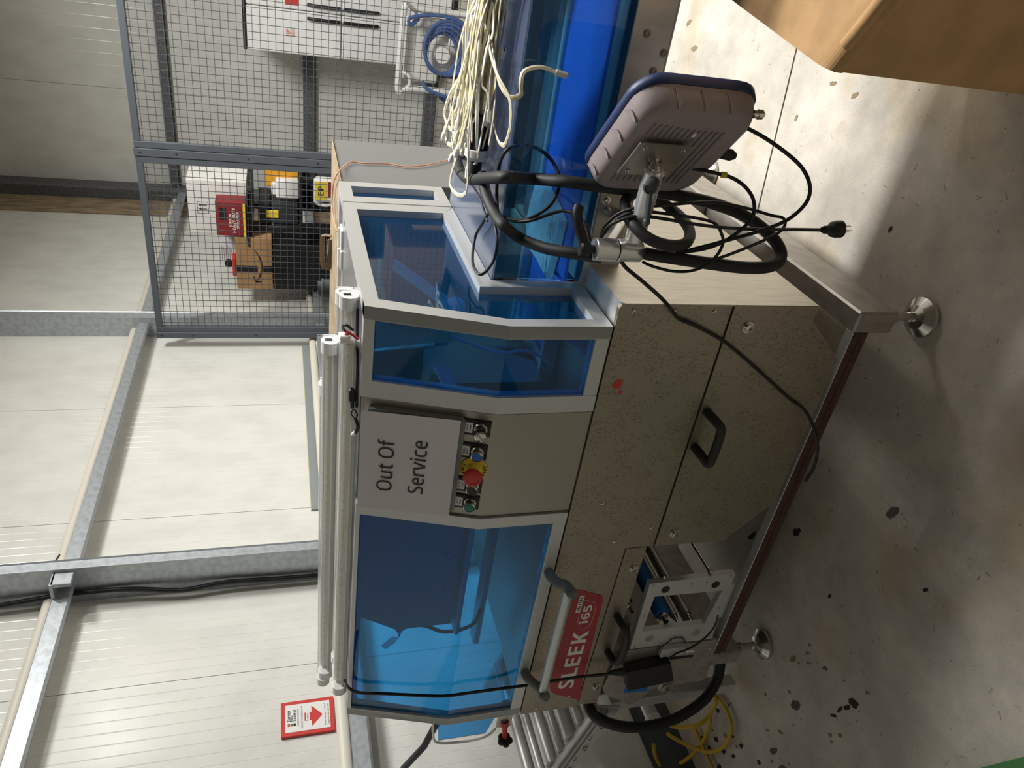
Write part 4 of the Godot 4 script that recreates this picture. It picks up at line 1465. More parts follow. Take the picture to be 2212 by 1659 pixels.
	text(b, "print", "PLAIN FILM", V(0.02, 0.8975, -0.372), V(-1, 0, 0.12), V(0, 0.12, 1), 0.05, 0.006, M.ink)
	text(b, "print", "TO PLASTICS", V(-0.07, 0.8965, -0.372), V(-1, 0, 0.12), V(0, 0.12, 1), 0.055, 0.006, M.ink)

# ---------------------------------------------------------------- operator monitor on its arm
func monitor() -> void:
	var P := V(0.338, 0.907, 0.059)
	var S := V(0.742, 0, 0.670).normalized()
	var D := V(0, -1, 0)
	var N := V(-0.670, 0, 0.742).normalized()
	var pos := func(a: float, b: float, o: float) -> Vector3: return P + S * a + D * b + N * o
	var t := thing("monitor", "taupe plastic operator monitor seen from behind, with a dark blue rim", "monitor", pos.call(-0.015, 0.17, -0.05))
	var ring := func(hw: float, hh: float, r: float, o: float, cy := 0.074) -> Array:
		var a := []
		for q in rrect(hw, hh, r, 6):
			a.append(pos.call(-0.043 + q.x, cy - q.y, o))
		return a
	var s := nst()
	loft(s, [ring.call(0.115, 0.090, 0.036, -0.012), ring.call(0.123, 0.098, 0.041, -0.0132), ring.call(0.131, 0.106, 0.045, -0.018), ring.call(0.137, 0.111, 0.048, -0.027), ring.call(0.141, 0.115, 0.05, -0.042), ring.call(0.143, 0.117, 0.051, -0.057)], true, true)
	var body := part(t, "back_shell", s, M.mon_grey)
	s = nst()
	loft(s, [ring.call(0.144, 0.118, 0.052, -0.0575), ring.call(0.147, 0.121, 0.054, -0.060), ring.call(0.1475, 0.1215, 0.054, -0.074), ring.call(0.142, 0.116, 0.05, -0.0795)], true, true)
	var rim := part(t, "rim", s, M.mon_blue, "dark blue front rim")
	s = nst()
	var ra: Array = ring.call(0.115, 0.086, 0.006, -0.0797)
	var rb: Array = ring.call(0.115, 0.086, 0.006, -0.0807)
	loft(s, [ra, rb])
	part(rim, "screen", s, M.screen)
	text(rim, "lettering", "DOMINO", pos.call(-0.043, 0.175, -0.0799), -S, -D, 0.05, 0.009, M.white_matt, true)
	# cooling ribs
	for k in 13:
		var b := -0.004 + 0.0115 * k
		for run in ([[-0.135 + 0.001 * k, -0.093], [0.019, 0.052 - 0.001 * k]] if k < 9 else [[-0.13, 0.045]]):
			s = nst()
			bar(s, pos.call(run[0], b, -0.0108), pos.call(run[1], b, -0.0108), N, 0.0055, 0.0042, 0.0015)
			part(body, "rib", s, M.mon_grey)
	# louvres: crescent scoops along the top and the right edge, each with a dark slit
	for k in 7:
		var top := k < 4
		var a0: Vector3 = pos.call(-0.142 + 0.058 * k, -0.0428, -0.05) if top else pos.call(0.0995, 0.018 + 0.05 * (k - 4), -0.05)
		var a1: Vector3 = pos.call(-0.131 + 0.058 * k, -0.0335, -0.0175) if top else pos.call(0.0895, 0.022 + 0.05 * (k - 4), -0.0175)
		var across := S if top else D
		var outw := -D if top else S
		s = nst()
		var dirn := (a1 - a0).normalized()
		var poly := PackedVector2Array()
		var ln := (a1 - a0).length()
		for j in 9:
			var f := j / 8.0
			poly.append(Vector2(0.0105 * sin(PI * pow(f, 0.8)), ln * f))
		poly.append(Vector2(0.0, ln))
		poly.append(Vector2(-0.0035, 0.0))
		var nrm := dirn.cross(across).normalized()
		if nrm.dot(outw) < 0:
			nrm = -nrm
		prism(s, poly, Transform3D(Basis(across, dirn, nrm), a0 + nrm * -0.003), 0.0065)
		part(body, "louvre", s, M.mon_grey)
	# mounting plate on four spacers
	s = nst()
	prism(s, P2([-0.088, 0.015, 0.014, 0.015, 0.014, -0.088, -0.088, -0.088]), Transform3D(Basis(S, -D, N), P + N * -0.0005), 0.0025)
	var plate := part(t, "mounting_plate", s, M.plain_steel, "square steel mounting plate")
	for q in [[0.0, 0.0], [-0.075, 0.0], [0.0, 0.075], [-0.075, 0.075]]:
		lathe_part(plate, "spacer", pos.call(q[0], q[1], -0.0125), N, [0.006, 0, 0.006, 0.012], M.polished, 12)
		bolt(plate, pos.call(q[0], q[1], 0.002), N, 0.0055, M.polished)
	lathe_part(body, "seal_button", pos.call(0.03, 0.083, -0.0118), N, [0.006, 0, 0.006, 0.001, 0.004, 0.0015, 0, 0.0015], M.white_gloss, 14, "small white plug")
	# glands and plugs at the lower edge
	lathe_part(t, "cable_gland", pos.call(0.072, 0.180, -0.035), V(0.05, -1, 0.05), [0.007, 0, 0.007, 0.008, 0.0085, 0.009, 0.0085, 0.017, 0.005, 0.021], M.polished)
	lathe_part(t, "plug", pos.call(-0.04, 0.168, -0.03), V(-0.1, -1, 0.15), [0.008, 0, 0.008, 0.012, 0.011, 0.014, 0.011, 0.035, 0.006, 0.045], M.black)
	lathe_part(t, "plug_ring", pos.call(-0.04, 0.168, -0.03), V(-0.1, -1, 0.15), [0.0095, -0.004, 0.0095, 0.012], M.mon_blue)
	lathe_part(t, "round_knob", pos.call(0.03, 0.178, -0.05), V(0, -1, 0), [0.012, 0, 0.012, 0.012, 0.009, 0.016, 0, 0.016], M.dark_grey)
	# ---- arm
	var a := thing("swivel_mount", "bright aluminium jointed arm with black clamp levers carrying the monitor", "monitor arm", V(0.117, 0.8, -0.1))
	var c := V(0.117, 0, -0.004)
	s = nst()
	tube(s, [V(0.119, 0.795, -0.194), V(0.118, 0.905, -0.022)], 0.0135, 18)
	part(a, "wall_pin", s, M.bright_alu)
	lathe_part(a, "pin_ring", V(0.1185, 0.832, -0.136), V(0, 0.54, 0.84), [0.0145, 0, 0.0145, 0.004], M.polished)
	lathe_part(a, "upper_barrel", c + V(0, 0.8865, 0), V(0, 1, 0), [0.0215, 0, 0.0228, 0.0015, 0.0228, 0.045, 0.0215, 0.0465, 0, 0.0465], M.bright_alu, 32)
	lathe_part(a, "lower_barrel", c + V(0, 0.833, 0), V(0, 1, 0), [0, 0, 0.0215, 0, 0.0228, 0.0015, 0.0228, 0.050, 0.0215, 0.0515], M.bright_alu, 32)
	lathe_part(a, "joint_washer", c + V(0, 0.883, 0), V(0, 1, 0), [0.020, 0, 0.020, 0.004], M.black, 28)
	var e0 := V(0.146, 0.853, 0.002)
	var e1 := V(0.297, 0.871, 0.045)
	s = nst()
	tube(s, [e0, e1 - (e1 - e0).normalized() * 0.004], 0.0185, 24)
	part(a, "swivel_tube", s, M.bright_alu)
	lathe_part(a, "end_cap", e1 - (e1 - e0).normalized() * 0.004, e1 - e0, [0.0185, 0, 0.0165, 0.005, 0.008, 0.006, 0, 0.006], M.bright_alu)
	s = nst()
	tube(s, [e1, pos.call(-0.037, 0.037, 0.004)], 0.0065, 14)
	ball(s, e1, 0.0125)
	part(a, "ball_stud", s, M.polished)
	lathe_part(a, "stud_washer", pos.call(-0.037, 0.037, 0.002), N, [0.012, 0, 0.012, 0.003, 0.008, 0.004, 0.008, 0.012], M.polished)
	# clamp levers
	lathe_part(a, "lever_neck", c + V(0, 0.933, 0), V(0, 1, 0), [0.009, 0, 0.009, 0.012], M.black)
	s = nst()
	tube(s, [V(0.104, 0.955, 0.0), V(0.117, 0.955, -0.004), V(0.134, 0.957, -0.012), V(0.152, 0.964, -0.024), V(0.172, 0.967, -0.04), V(0.186, 0.962, -0.052)], 0.0075, 10, 0.011, 3)
	lathe(s, c + V(0, 0.944, 0), V(0, 1, 0), [0.014, 0, 0.014, 0.016, 0.011, 0.02, 0, 0.02], 18)
	part(a, "clamp_lever", s, M.black)
	var ln := (V(0.35, 0.55, 0.75)).slide((e1 - e0).normalized()).normalized()
	var h0 := V(0.271, 0.882, 0.068)
	var hc := h0 - ln * 0.026
	lathe_part(a, "lever_hub", hc + ln * 0.010, ln, [0.0125, 0, 0.013, 0.014, 0.013, 0.022, 0.009, 0.025, 0.009, 0.023, 0, 0.023], M.dark_grey)
	s = nst()
	var ld := V(-0.066, -0.008, 0.001).normalized()
	tube(s, [h0, h0 + ld * 0.025, h0 + ld * 0.05, h0 + ld * 0.066], 0.0085, 10, 0.005, 3)
	ball(s, h0 + ld * 0.066, 0.0095, 0.7)
	part(a, "clamp_lever", s, M.dark_grey)

# ---------------------------------------------------------------- loose cables
func cable(pts: Array, r: float, m: Material, label: String, nm := "cable", cat := "cable", sm := 5) -> MeshInstance3D:
	return single(nm, cord(pts, r, 0.0, sm, 10), m, label, cat)

func cables() -> void:
	cable([V(0.105,0.879,0.001),V(0.085,0.861,0.007),V(0.064,0.827,0.021),V(0.03,0.778,0.023),V(0.012,0.756,0.042),V(-0.027,0.712,0.012),V(-0.046,0.665,0.008),V(-0.084,0.583,0.008),V(-0.135,0.503,0.008),V(-0.192,0.421,0.008),V(-0.248,0.341,0.008),V(-0.274,0.296,0.012),V(-0.298,0.274,0.03),V(-0.331,0.257,0.05),V(-0.387,0.228,0.05),V(-0.452,0.206,0.04),V(-0.511,0.192,0.02)], 0.0042, M.black, "black cord hanging across the machine front down to the brown rail", "cable", "cable")
	cable([V(0.074,1.02,-0.812),V(0.097,1.06,-0.687),V(0.116,1.1,-0.554),V(0.115,1.11,-0.457),V(0.128,1.11,-0.363),V(0.177,1.11,-0.225),V(0.222,1.105,-0.093),V(0.191,1.019,-0.194),V(0.213,0.98,-0.12),V(0.215,0.913,-0.097),V(0.212,0.833,-0.091),V(0.216,0.77,-0.071),V(0.211,0.683,-0.048),V(0.197,0.614,-0.027),V(0.177,0.569,0.003),V(0.157,0.548,0.036),V(0.138,0.549,0.06),V(0.129,0.581,0.08),V(0.12,0.622,0.071),V(0.12,0.681,0.062),V(0.122,0.757,0.046),V(0.123,0.812,0.031),V(0.123,0.836,0.022)], 0.0125, M.rubber, "longest thick black rubber hose, from the lid down behind the monitor arm", "hose", "hose")
	cable([V(0.169,0.724,-0.123),V(0.188,0.761,-0.124),V(0.201,0.815,-0.108),V(0.197,0.846,-0.086),V(0.191,0.86,-0.062),V(0.186,0.873,-0.014),V(0.182,0.876,0.026),V(0.171,0.861,0.051),V(0.163,0.836,0.065),V(0.156,0.798,0.059),V(0.157,0.765,0.045),V(0.159,0.736,0.004),V(0.161,0.72,-0.042),V(0.164,0.715,-0.092),V(0.169,0.724,-0.123)], 0.0115, M.rubber, "short thick black hose loop beside the monitor arm", "hose", "hose")
	cable([V(0.163,1.1,-0.297),V(0.15,1.1,-0.276),V(0.133,1.1,-0.235),V(0.118,1.095,-0.18),V(0.115,1.09,-0.11),V(0.075,1.038,-0.151),V(0.084,1.008,-0.083),V(0.094,0.969,-0.038),V(0.098,0.911,-0.007)], 0.012, M.rubber, "thick black hose from the inline connector to the arm barrel", "hose", "hose")
	cable([V(0.119,1.085,-0.192),V(0.146,1.085,-0.215),V(0.194,1.1,-0.173),V(0.238,1.11,-0.137),V(0.276,1.11,-0.093),V(0.238,1.023,-0.277),V(0.242,1,-0.234),V(0.229,0.98,-0.193),V(0.2,0.971,-0.158),V(0.168,0.982,-0.141),V(0.145,1.003,-0.134),V(0.122,1.033,-0.142),V(0.113,1.056,-0.156),V(0.11,1.068,-0.172),V(0.11,1.072,-0.179),V(0.111,1.053,-0.154),V(0.125,1.027,-0.129),V(0.145,0.993,-0.117),V(0.157,0.969,-0.104),V(0.158,0.95,-0.073),V(0.146,0.939,-0.048),V(0.125,0.935,-0.027)], 0.0036, M.black, "thin black cord in a wide loop in front of the blue cover", "cable", "cable")
	cable([V(0.11,1.08,-0.248),V(0.058,1.085,-0.289),V(0.0,1.085,-0.345),V(-0.028,1.098,-0.303),V(-0.032,1.109,-0.238),V(-0.032,1.103,-0.198),V(-0.022,1.085,-0.205),V(0.012,1.08,-0.185),V(0.052,1.08,-0.179),V(0.076,1.08,-0.21),V(0.093,1.085,-0.233)], 0.0034, M.black, "thin black cord in a teardrop loop lying on the lid", "cable", "cable")
	cable([V(0.082,1.08,-0.495),V(0.087,1.08,-0.402),V(0.078,1.08,-0.333),V(0.068,1.085,-0.263)], 0.0025, M.dark_grey, "thin grey cord running under the hose on the lid", "cable", "cable")
	cable([V(0.376,0.7,-0.013),V(0.373,0.677,-0.003),V(0.361,0.641,0.018),V(0.343,0.604,0.044),V(0.325,0.578,0.065),V(0.303,0.565,0.084),V(0.278,0.559,0.09),V(0.253,0.568,0.091),V(0.226,0.591,0.087),V(0.2,0.633,0.077),V(0.169,0.697,0.061),V(0.143,0.753,0.046),V(0.109,0.822,0.018)], 0.0038, M.black, "black cable from the monitor gland in the widest hanging loop", "cable", "cable")
	cable([V(0.288,0.776,-0.008),V(0.289,0.753,-0),V(0.288,0.724,0.011),V(0.285,0.694,0.024),V(0.275,0.671,0.039),V(0.26,0.657,0.054),V(0.243,0.653,0.066),V(0.222,0.652,0.068),V(0.199,0.665,0.066),V(0.174,0.688,0.062),V(0.152,0.718,0.053),V(0.136,0.756,0.037),V(0.121,0.818,0.012)], 0.0036, M.black, "black cable with a yellow marker ring from the monitor plug", "cable", "cable")
	cable([V(0.144,0.923,-0.003),V(0.164,0.916,-0.002),V(0.186,0.9,0.014),V(0.201,0.87,0.028),V(0.206,0.833,0.05),V(0.203,0.769,0.063),V(0.199,0.707,0.063),V(0.2,0.627,0.067),V(0.207,0.551,0.077),V(0.211,0.493,0.083)], 0.0033, M.black, "straight black power cord ending in the hanging plug", "cable", "cable")
	cable([V(0.133,0.922,-0.009),V(0.161,0.917,-0.013),V(0.192,0.9,-0.002),V(0.214,0.874,0.018),V(0.222,0.836,0.026),V(0.227,0.761,0.013),V(0.227,0.693,-0),V(0.22,0.624,0.005),V(0.215,0.579,0.024),V(0.214,0.557,0.033),V(0.204,0.552,0.041),V(0.188,0.565,0.047),V(0.169,0.609,0.056),V(0.137,0.686,0.061),V(0.122,0.735,0.056),V(0.114,0.80,0.034),V(0.114,0.833,0.016)], 0.0032, M.black, "black cord bent sharply back below the monitor arm", "cable", "cable")
	cable([V(0.149,0.918,-0.006),V(0.182,0.904,0.003),V(0.206,0.872,0.018),V(0.212,0.82,0.039),V(0.21,0.755,0.051),V(0.203,0.72,0.056),V(0.185,0.703,0.061),V(0.167,0.695,0.063),V(0.147,0.706,0.073),V(0.126,0.728,0.079),V(0.112,0.759,0.077),V(0.103,0.788,0.059),V(0.102,0.819,0.036),V(0.103,0.833,0.018)], 0.0031, M.black, "black cord in a round loop right under the arm barrel", "cable", "cable")
	cable([V(-1.15,1.385,-0.011),V(-1.259,1.369,-0.065),V(-1.288,1.339,-0.064),V(-1.282,1.269,-0.045),V(-1.273,1.179,-0.019),V(-1.258,1.104,0.006),V(-1.251,1.038,0.012),V(-1.252,0.954,0.012),V(-1.242,0.873,0.02),V(-1.225,0.807,0.03),V(-1.223,0.705,0.03),V(-1.228,0.629,0.03),V(-1.229,0.568,0.03)], 0.0045, M.black, "black cord from the lamp tubes down the left window to the adapter", "cable", "cable")
	cable([V(-1.201,0.415,0.03),V(-1.176,0.395,0.03),V(-1.158,0.352,0.03),V(-1.121,0.315,0.03),V(-1.072,0.296,0.03),V(-1.022,0.297,0.028)], 0.003, M.black, "thin black lead from the adapter across the square plate", "cable", "cable")
	var cs := nst()
	var fine := smooth([V(-1.464,0.603,-0.03),V(-1.465,0.601,0),V(-1.488,0.568,0.02),V(-1.53,0.48,0.03),V(-1.549,0.373,0.03),V(-1.539,0.268,0.02),V(-1.499,0.181,0),V(-1.445,0.132,-0.03),V(-1.388,0.12,-0.06)], 16)
	tube(cs, fine, 0.0165, 14, 0.0, 0, Vector3.ZERO, 0.13)
	single("hose", cs, M.black, "thick black corrugated hose curving below the machine left end", "hose")
	cable([V(-1.77,0.02,-0.224),V(-1.688,0.02,-0.132),V(-1.657,0.02,-0.077),V(-1.653,0.02,-0.023),V(-1.674,0.02,0.011),V(-1.734,0.02,0.026),V(-1.808,0.02,0.014),V(-1.891,0.02,-0.025),V(-1.938,0.03,-0.066),V(-1.957,0.06,-0.103),V(-1.95,0.1,-0.132),V(-1.952,0.12,-0.158)], 0.0075, M.cable_yellow, "yellow cable lying in the widest loop on the floor by the wall", "cable", "cable")
	cable([V(-1.842,0.16,-0.128),V(-1.823,0.13,-0.102),V(-1.784,0.1,-0.074),V(-1.76,0.07,-0.069),V(-1.729,0.04,-0.08),V(-1.672,0.03,-0.089),V(-1.655,0.03,-0.108)], 0.0075, M.cable_yellow, "yellow cable arching up to the white tube cap", "cable", "cable")
	cable([V(-1.771,0.02,-0.097),V(-1.796,0.02,-0.082),V(-1.879,0.02,-0.073),V(-1.955,0.02,-0.08),V(-2.03,0.03,-0.091),V(-2.098,0.05,-0.107),V(-2.144,0.08,-0.129),V(-2.151,0.1,-0.142),V(-2.102,0.13,-0.155),V(-1.98,0.18,-0.136)], 0.0075, M.cable_yellow, "yellow cable bending over the grey plinth of the wall", "cable", "cable")
	cable([V(-1.911,0.02,-0.139),V(-1.915,0.02,-0.088),V(-1.92,0.02,-0.033),V(-1.922,0.02,0.02)], 0.0075, M.cable_yellow, "short straight piece of yellow cable on the floor towards the plinth", "cable", "cable")
	single_wire([V(-0.05,0.986,-1.138),V(-0.05,1.069,-1.061),V(-0.05,1.148,-1.02),V(-0.05,1.204,-1.036),V(-0.05,1.275,-1.026),V(-0.05,1.317,-1.03),V(-0.05,1.345,-0.979),V(-0.045,1.37,-0.888),V(-0.128,1.37,-1.04),V(-0.207,1.37,-1.092),V(-0.224,1.37,-1.015),V(-0.201,1.37,-0.843)], 0.0022, M.copper_pink, "thin copper pink wire over the grey rear housing")
	# plug of the power cord
	var t := thing("power_plug", "black three-pin power plug hanging at the end of its cord", "plug", V(0.211, 0.45, 0.085))
	lathe_part(t, "body", V(0.211, 0.497, 0.083), V(0.1, -1, 0.05), [0.005, 0, 0.008, 0.006, 0.008, 0.014, 0.015, 0.022, 0.017, 0.030, 0.017, 0.044, 0, 0.044], M.black, 16)
	for q in [[-0.006, 0.0], [0.006, 0.0], [0.0, 0.009]]:
		var s := nst()
		bar(s, V(0.2155 + q[0], 0.455, 0.085 + q[1]), V(0.2175 + q[0], 0.435, 0.086 + q[1]), V(1, 0, 0), 0.0016, 0.006 if q[1] == 0.0 else 0.004)
		part(t, "pin", s, M.polished)
	var s := nst()
	tube(s, [V(0.2875, 0.703, 0.0195), V(0.2865, 0.713, 0.0155)], 0.0062, 12)
	single("cable_marker", s, M.yellow, "yellow marker ring on the cable hanging from the monitor's plug", "cable marker")
	# adapter brick
	t = thing("power_adapter", "dusty black power adapter hanging before the lower left plate", "power adapter", V(-1.25, 0.4, 0.02))
	s = nst()
	prism(s, P2([-1.222, 0.553, -1.208, 0.407, -1.30, 0.372, -1.318, 0.525]), xfz(0.008), 0.032)
	part(t, "case", s, M.black)
	lathe_part(t, "inlet_plug", V(-1.228, 0.60, 0.028), V(-0.1, -1, 0), [0.006, 0, 0.009, 0.01, 0.012, 0.03, 0.012, 0.05], M.black)

func single_wire(pts: Array, r: float, m: Material, label: String) -> void:
	single("wire", cord(pts, r, 0.0, 5, 8), m, label, "wire")

# ---------------------------------------------------------------- lamp tubes stored on top of the machine
func led_tube(x0: float, x1: float, y: float, z: float, caps: Array, label: String) -> void:
	var t := thing("lamp_tube", label, "lamp tube", V((x0 + x1) / 2, y - 0.02, z), "lamp tubes laid on the machine")
	var s := nst()
	# folded aluminium back, v-shaped, open towards +z / +y
	prism(s, P2([z - 0.020, y - 0.019, z + 0.014, y - 0.019, z + 0.016, y - 0.016, z - 0.004, y - 0.004, z - 0.014, y + 0.014, z - 0.018, y + 0.016, z - 0.020, y + 0.012]), xfx(x0), x1 - x0)
	part(t, "alu_back", s, M.alu)
	s = nst()
	bar(s, V(x0, y + 0.004, z - 0.0075), V(x1, y + 0.004, z - 0.0075), V(0, 0.87, 0.5), 0.012, 0.001)
	bar(s, V(x0, y - 0.0085, z + 0.006), V(x1, y - 0.0085, z + 0.006), V(0, 0.5, 0.87), 0.012, 0.001)
	part(t, "lamp_strip", s, M.cream_white, "cream lamp strip")
	s = nst()
	var n := 40
	for i in n:
		var x := lerpf(x0 + 0.02, x1 - 0.02, float(i) / (n - 1))
		box(s, V(x - 0.002, y + 0.002, z - 0.0068), V(x + 0.002, y + 0.006, z - 0.0052))
		box(s, V(x - 0.002, y - 0.0085, z + 0.0045), V(x + 0.002, y - 0.0065, z + 0.008))
	part(t, "lamp_chip", s, M.chip).set_meta("kind", "stuff")
	s = nst()
	var arc := []
	for k in 9:
		var a := deg_to_rad(-55.0 + 200.0 * k / 8.0)
		arc.append(Vector2(z + cos(a) * 0.0185, y + sin(a) * 0.0185))
	for k in 8:
		var p: Vector2 = arc[k]
		var q: Vector2 = arc[k + 1]
		var m2 := ((p + q) / 2 - Vector2(z, y)).normalized()
		quad(s, V(x0, p.y, p.x), V(x1, p.y, p.x), V(x1, q.y, q.x), V(x0, q.y, q.x), V(0, m2.y, m2.x))
	part(t, "clear_cover", s, M.tube_clear, "clear plastic cover")
	for e in caps:
		s = nst()
		var d := 0.03 if e < 0 else -0.03
		var xe: float = x0 - 0.004 if e < 0 else x1 + 0.004
		var pp := PackedVector2Array()
		for k in 13:
			var a := deg_to_rad(-60.0 + 210.0 * k / 12.0)
			pp.append(Vector2(z + cos(a) * 0.021, y + sin(a) * 0.021))
		pp.append(Vector2(z - 0.0225, y - 0.0205))
		pp.append(Vector2(z + 0.012, y - 0.0205))
		prism(s, pp, xfx(xe), d)
		box(s, V(minf(xe, xe + d * 1.5), y - 0.014, z - 0.026), V(maxf(xe, xe + d * 1.5), y + 0.016, z - 0.0215), 0.001)
		var c := part(t, "end_cap", s, M.white_gloss, "white end cap")
		s = nst()
		box(s, V(xe - 0.0025, y - 0.004, z - 0.004), V(xe + 0.0025, y + 0.012, z + 0.004), 0.001)
		part(c, "socket", s, M.dark_grey)

func tubes() -> void:
	led_tube(-1.35, -0.155, 1.3885, -0.128, [-1], "foremost lamp tube on the machine, with a broken wire end and no right cap")
	led_tube(-1.29, -0.085, 1.3885, -0.188, [-1, 1], "lamp tube just behind the broken one, its white cap nearest the machine's right corner")
	led_tube(-1.33, -0.135, 1.3885, -0.305, [-1, 1], "lamp tube lying farthest back at its capped right end")
	led_tube(-1.42, -0.225, 1.423, -0.238, [-1, 1], "topmost lamp tube, resting on the lower ones, cap farther from the corner")
	led_tube(-1.60, -0.41, 1.423, -0.345, [-1, 1], "lamp tube sticking out farthest past the machine's left end")
	# torn end of the foremost one
	var t := thing("broken_socket", "broken white lamp socket with bare black leads at a tube's end", "socket", V(-0.14, 1.39, -0.125))
	var s := nst()
	box(s, V(-0.158, 1.38, -0.15), V(-0.150, 1.412, -0.11), 0.002)
	box(s, V(-0.15, 1.388, -0.118), V(-0.14, 1.412, -0.108), 0.002)
	part(t, "shell", s, M.white_gloss)
	part(t, "lead", cord([V(-0.15, 1.39, -0.13), V(-0.125, 1.405, -0.12), V(-0.11, 1.40, -0.105), V(-0.12, 1.385, -0.10)], 0.003), M.black)
	part(t, "lead", cord([V(-0.15, 1.40, -0.125), V(-0.13, 1.395, -0.11), V(-0.14, 1.375, -0.098)], 0.003), M.red)
	cable([V(-0.10, 1.372, -0.16), V(-0.14, 1.374, -0.14), V(-0.20, 1.374, -0.10), V(-0.26, 1.374, -0.098), V(-0.31, 1.373, -0.096)], 0.0035, M.black, "thin black lead lying along the machine's front top edge")
	t = thing("lead_connector", "black lead with a plug hanging at the top edge above the notice", "connector", V(-0.3, 1.36, -0.08))
	lathe_part(t, "plug", V(-0.262, 1.385, -0.098), V(-1, -0.05, 0.05), [0.003, 0, 0.007, 0.004, 0.008, 0.03, 0.005, 0.034, 0.004, 0.05], M.black)
	part(t, "ring", cord([V(-0.315, 1.378, -0.094), V(-0.325, 1.372, -0.086), V(-0.335, 1.376, -0.088), V(-0.33, 1.384, -0.095), V(-0.32, 1.382, -0.097), V(-0.315, 1.378, -0.094)], 0.0015), M.black)
	part(t, "tail", cord([V(-0.335, 1.376, -0.09), V(-0.355, 1.37, -0.084), V(-0.375, 1.374, -0.088)], 0.004), M.black)
	part(t, "tip", cord([V(-0.372, 1.374, -0.088), V(-0.385, 1.38, -0.094)], 0.0045), M.white_gloss)

# ---------------------------------------------------------------- bunch of flat cream cords on the lid
func strings() -> void:
	var rg := RandomNumberGenerator.new()
	rg.seed = 2024
	var y0 := 1.0725
	for i in 34:
		var layer := y0 + 0.0015 * i + 0.003
		var pts := []
		var xa := rg.randf_range(0.15, 0.30)
		var xb := rg.randf_range(0.46, 0.74)
		var zc := rg.randf_range(-0.07, 0.055)
		var n := rg.randi_range(2, 3)
		for k in n:
			var zl := zc + rg.randf_range(-0.04, 0.04)
			var sway := rg.randf_range(-0.045, 0.045)
			var ph := rg.randf_range(0.0, TAU)
			for j in 6:
				var f := j / 5.0 if k % 2 == 0 else 1.0 - j / 5.0
				var x := lerpf(xa, xb, f)
				var mid := -0.44 + 0.12 * (x - 0.15) / 0.5
				var pinch := 0.5 + 0.9 * absf(x - 0.47) / 0.3
				pts.append(V(x + rg.randf_range(-0.018, 0.018), minf(layer + rg.randf_range(0.0, 0.016), 1.138), mid + (zl + sway * sin(f * 5.0 + ph)) * pinch * 1.3 + rg.randf_range(-0.012, 0.012)))
			xa += rg.randf_range(-0.06, 0.05)
			xb += rg.randf_range(-0.08, 0.05)
		var tips := rg.randf() < 0.55
		string_cord(pts, tips, "flat cream lamp cord in the tangled bunch lying on the blue lid", "cream lamp cords bunched on the lid", rg.randf() < 0.2)
	# three stray ones that can be told apart
	string_cord([V(0.43, 1.10, -0.36), V(0.40, 1.105, -0.30), V(0.36, 1.10, -0.245), V(0.345, 1.085, -0.212), V(0.355, 1.07, -0.195), V(0.375, 1.075, -0.185), V(0.40, 1.072, -0.185), V(0.41, 1.04, -0.19), V(0.405, 1.01, -0.185)], true, "cream cord whose white connector hangs over the lid's front edge", "", false)
	string_cord([V(0.46, 1.10, -0.38), V(0.42, 1.115, -0.31), V(0.38, 1.11, -0.24), V(0.345, 1.09, -0.20), V(0.30, 1.085, -0.185), V(0.26, 1.085, -0.20), V(0.245, 1.082, -0.235), V(0.25, 1.085, -0.27), V(0.30, 1.095, -0.33)], false, "cream cord looping along the lid's front edge down to the black plug", "", false)
	string_cord([V(0.33, 1.10, -0.55), V(0.28, 1.105, -0.59), V(0.23, 1.095, -0.585), V(0.19, 1.085, -0.56), V(0.165, 1.082, -0.545)], true, "cream cord bowed out over the lid's far edge", "", false)
	# black inline plug with white collar beside the bunch
	var t := thing("cable_connector", "thick black inline connector with a white collar lying on the lid", "connector", V(0.2, 1.07, -0.36))
	var ax := V(-1, 0, 0.06)
	lathe_part(t, "shell", V(0.272, 1.099, -0.375), ax, [0.012, 0, 0.022, 0.004, 0.0225, 0.04, 0.0255, 0.046, 0.0255, 0.075, 0.022, 0.078], M.black_gloss, 24)
	lathe_part(t, "collar", V(0.2, 1.099, -0.371), ax, [0.022, 0, 0.0275, 0.004, 0.0275, 0.02, 0.02, 0.028, 0.012, 0.03], M.white_matt, 24, "white collar")
	part(t, "bail", cord([V(0.19, 1.10, -0.345), V(0.172, 1.103, -0.35), V(0.163, 1.105, -0.37), V(0.17, 1.105, -0.395)], 0.0035), M.white_gloss)
	lathe_part(t, "tail", V(0.172, 1.099, -0.369), ax, [0.014, 0, 0.014, 0.02, 0.012, 0.03], M.black)
	cable([V(0.19, 1.10, -0.345), V(0.22, 1.112, -0.33), V(0.27, 1.12, -0.32), V(0.32, 1.12, -0.34), V(0.36, 1.115, -0.38)], 0.0035, M.white_gloss, "thin white lead bending round the black inline connector")

func string_cord(pts: Array, tips: bool, label: String, group: String, white: bool) -> void:
	var t := thing("flat_cable", label, "cord", pts[0], group)
	part(t, "flex", cord(pts, 0.0054, 0.0016, 4, 8), M.cream_white)
	if not white:
		part(t, "core", cord(pts, 0.0024, 0.0021, 4, 6), M.cream, "yellowish middle of the flat flex")
	for e in ([0, 1] if tips else [1]):
		var p: Vector3 = pts[0] if e == 0 else pts[-1]
		var q: Vector3 = pts[1] if e == 0 else pts[-2]
		var d := (p - q).normalized()
		var s := nst()
		bar(s, p, p + d * 0.026, V(0, 1, 0), 0.009, 0.013, 0.002)
		var c := part(t, "connector", s, M.white_gloss, "white connector")
		for k in 3:
			s = nst()
			var side := d.cross(V(0, 1, 0)).normalized() * (0.0035 * (k - 1))
			lathe(s, p + d * 0.026 + side, d, [0.0013, 0, 0.0013, 0.0005, 0, 0.0005], 8)
			part(c, "contact", s, M.black)

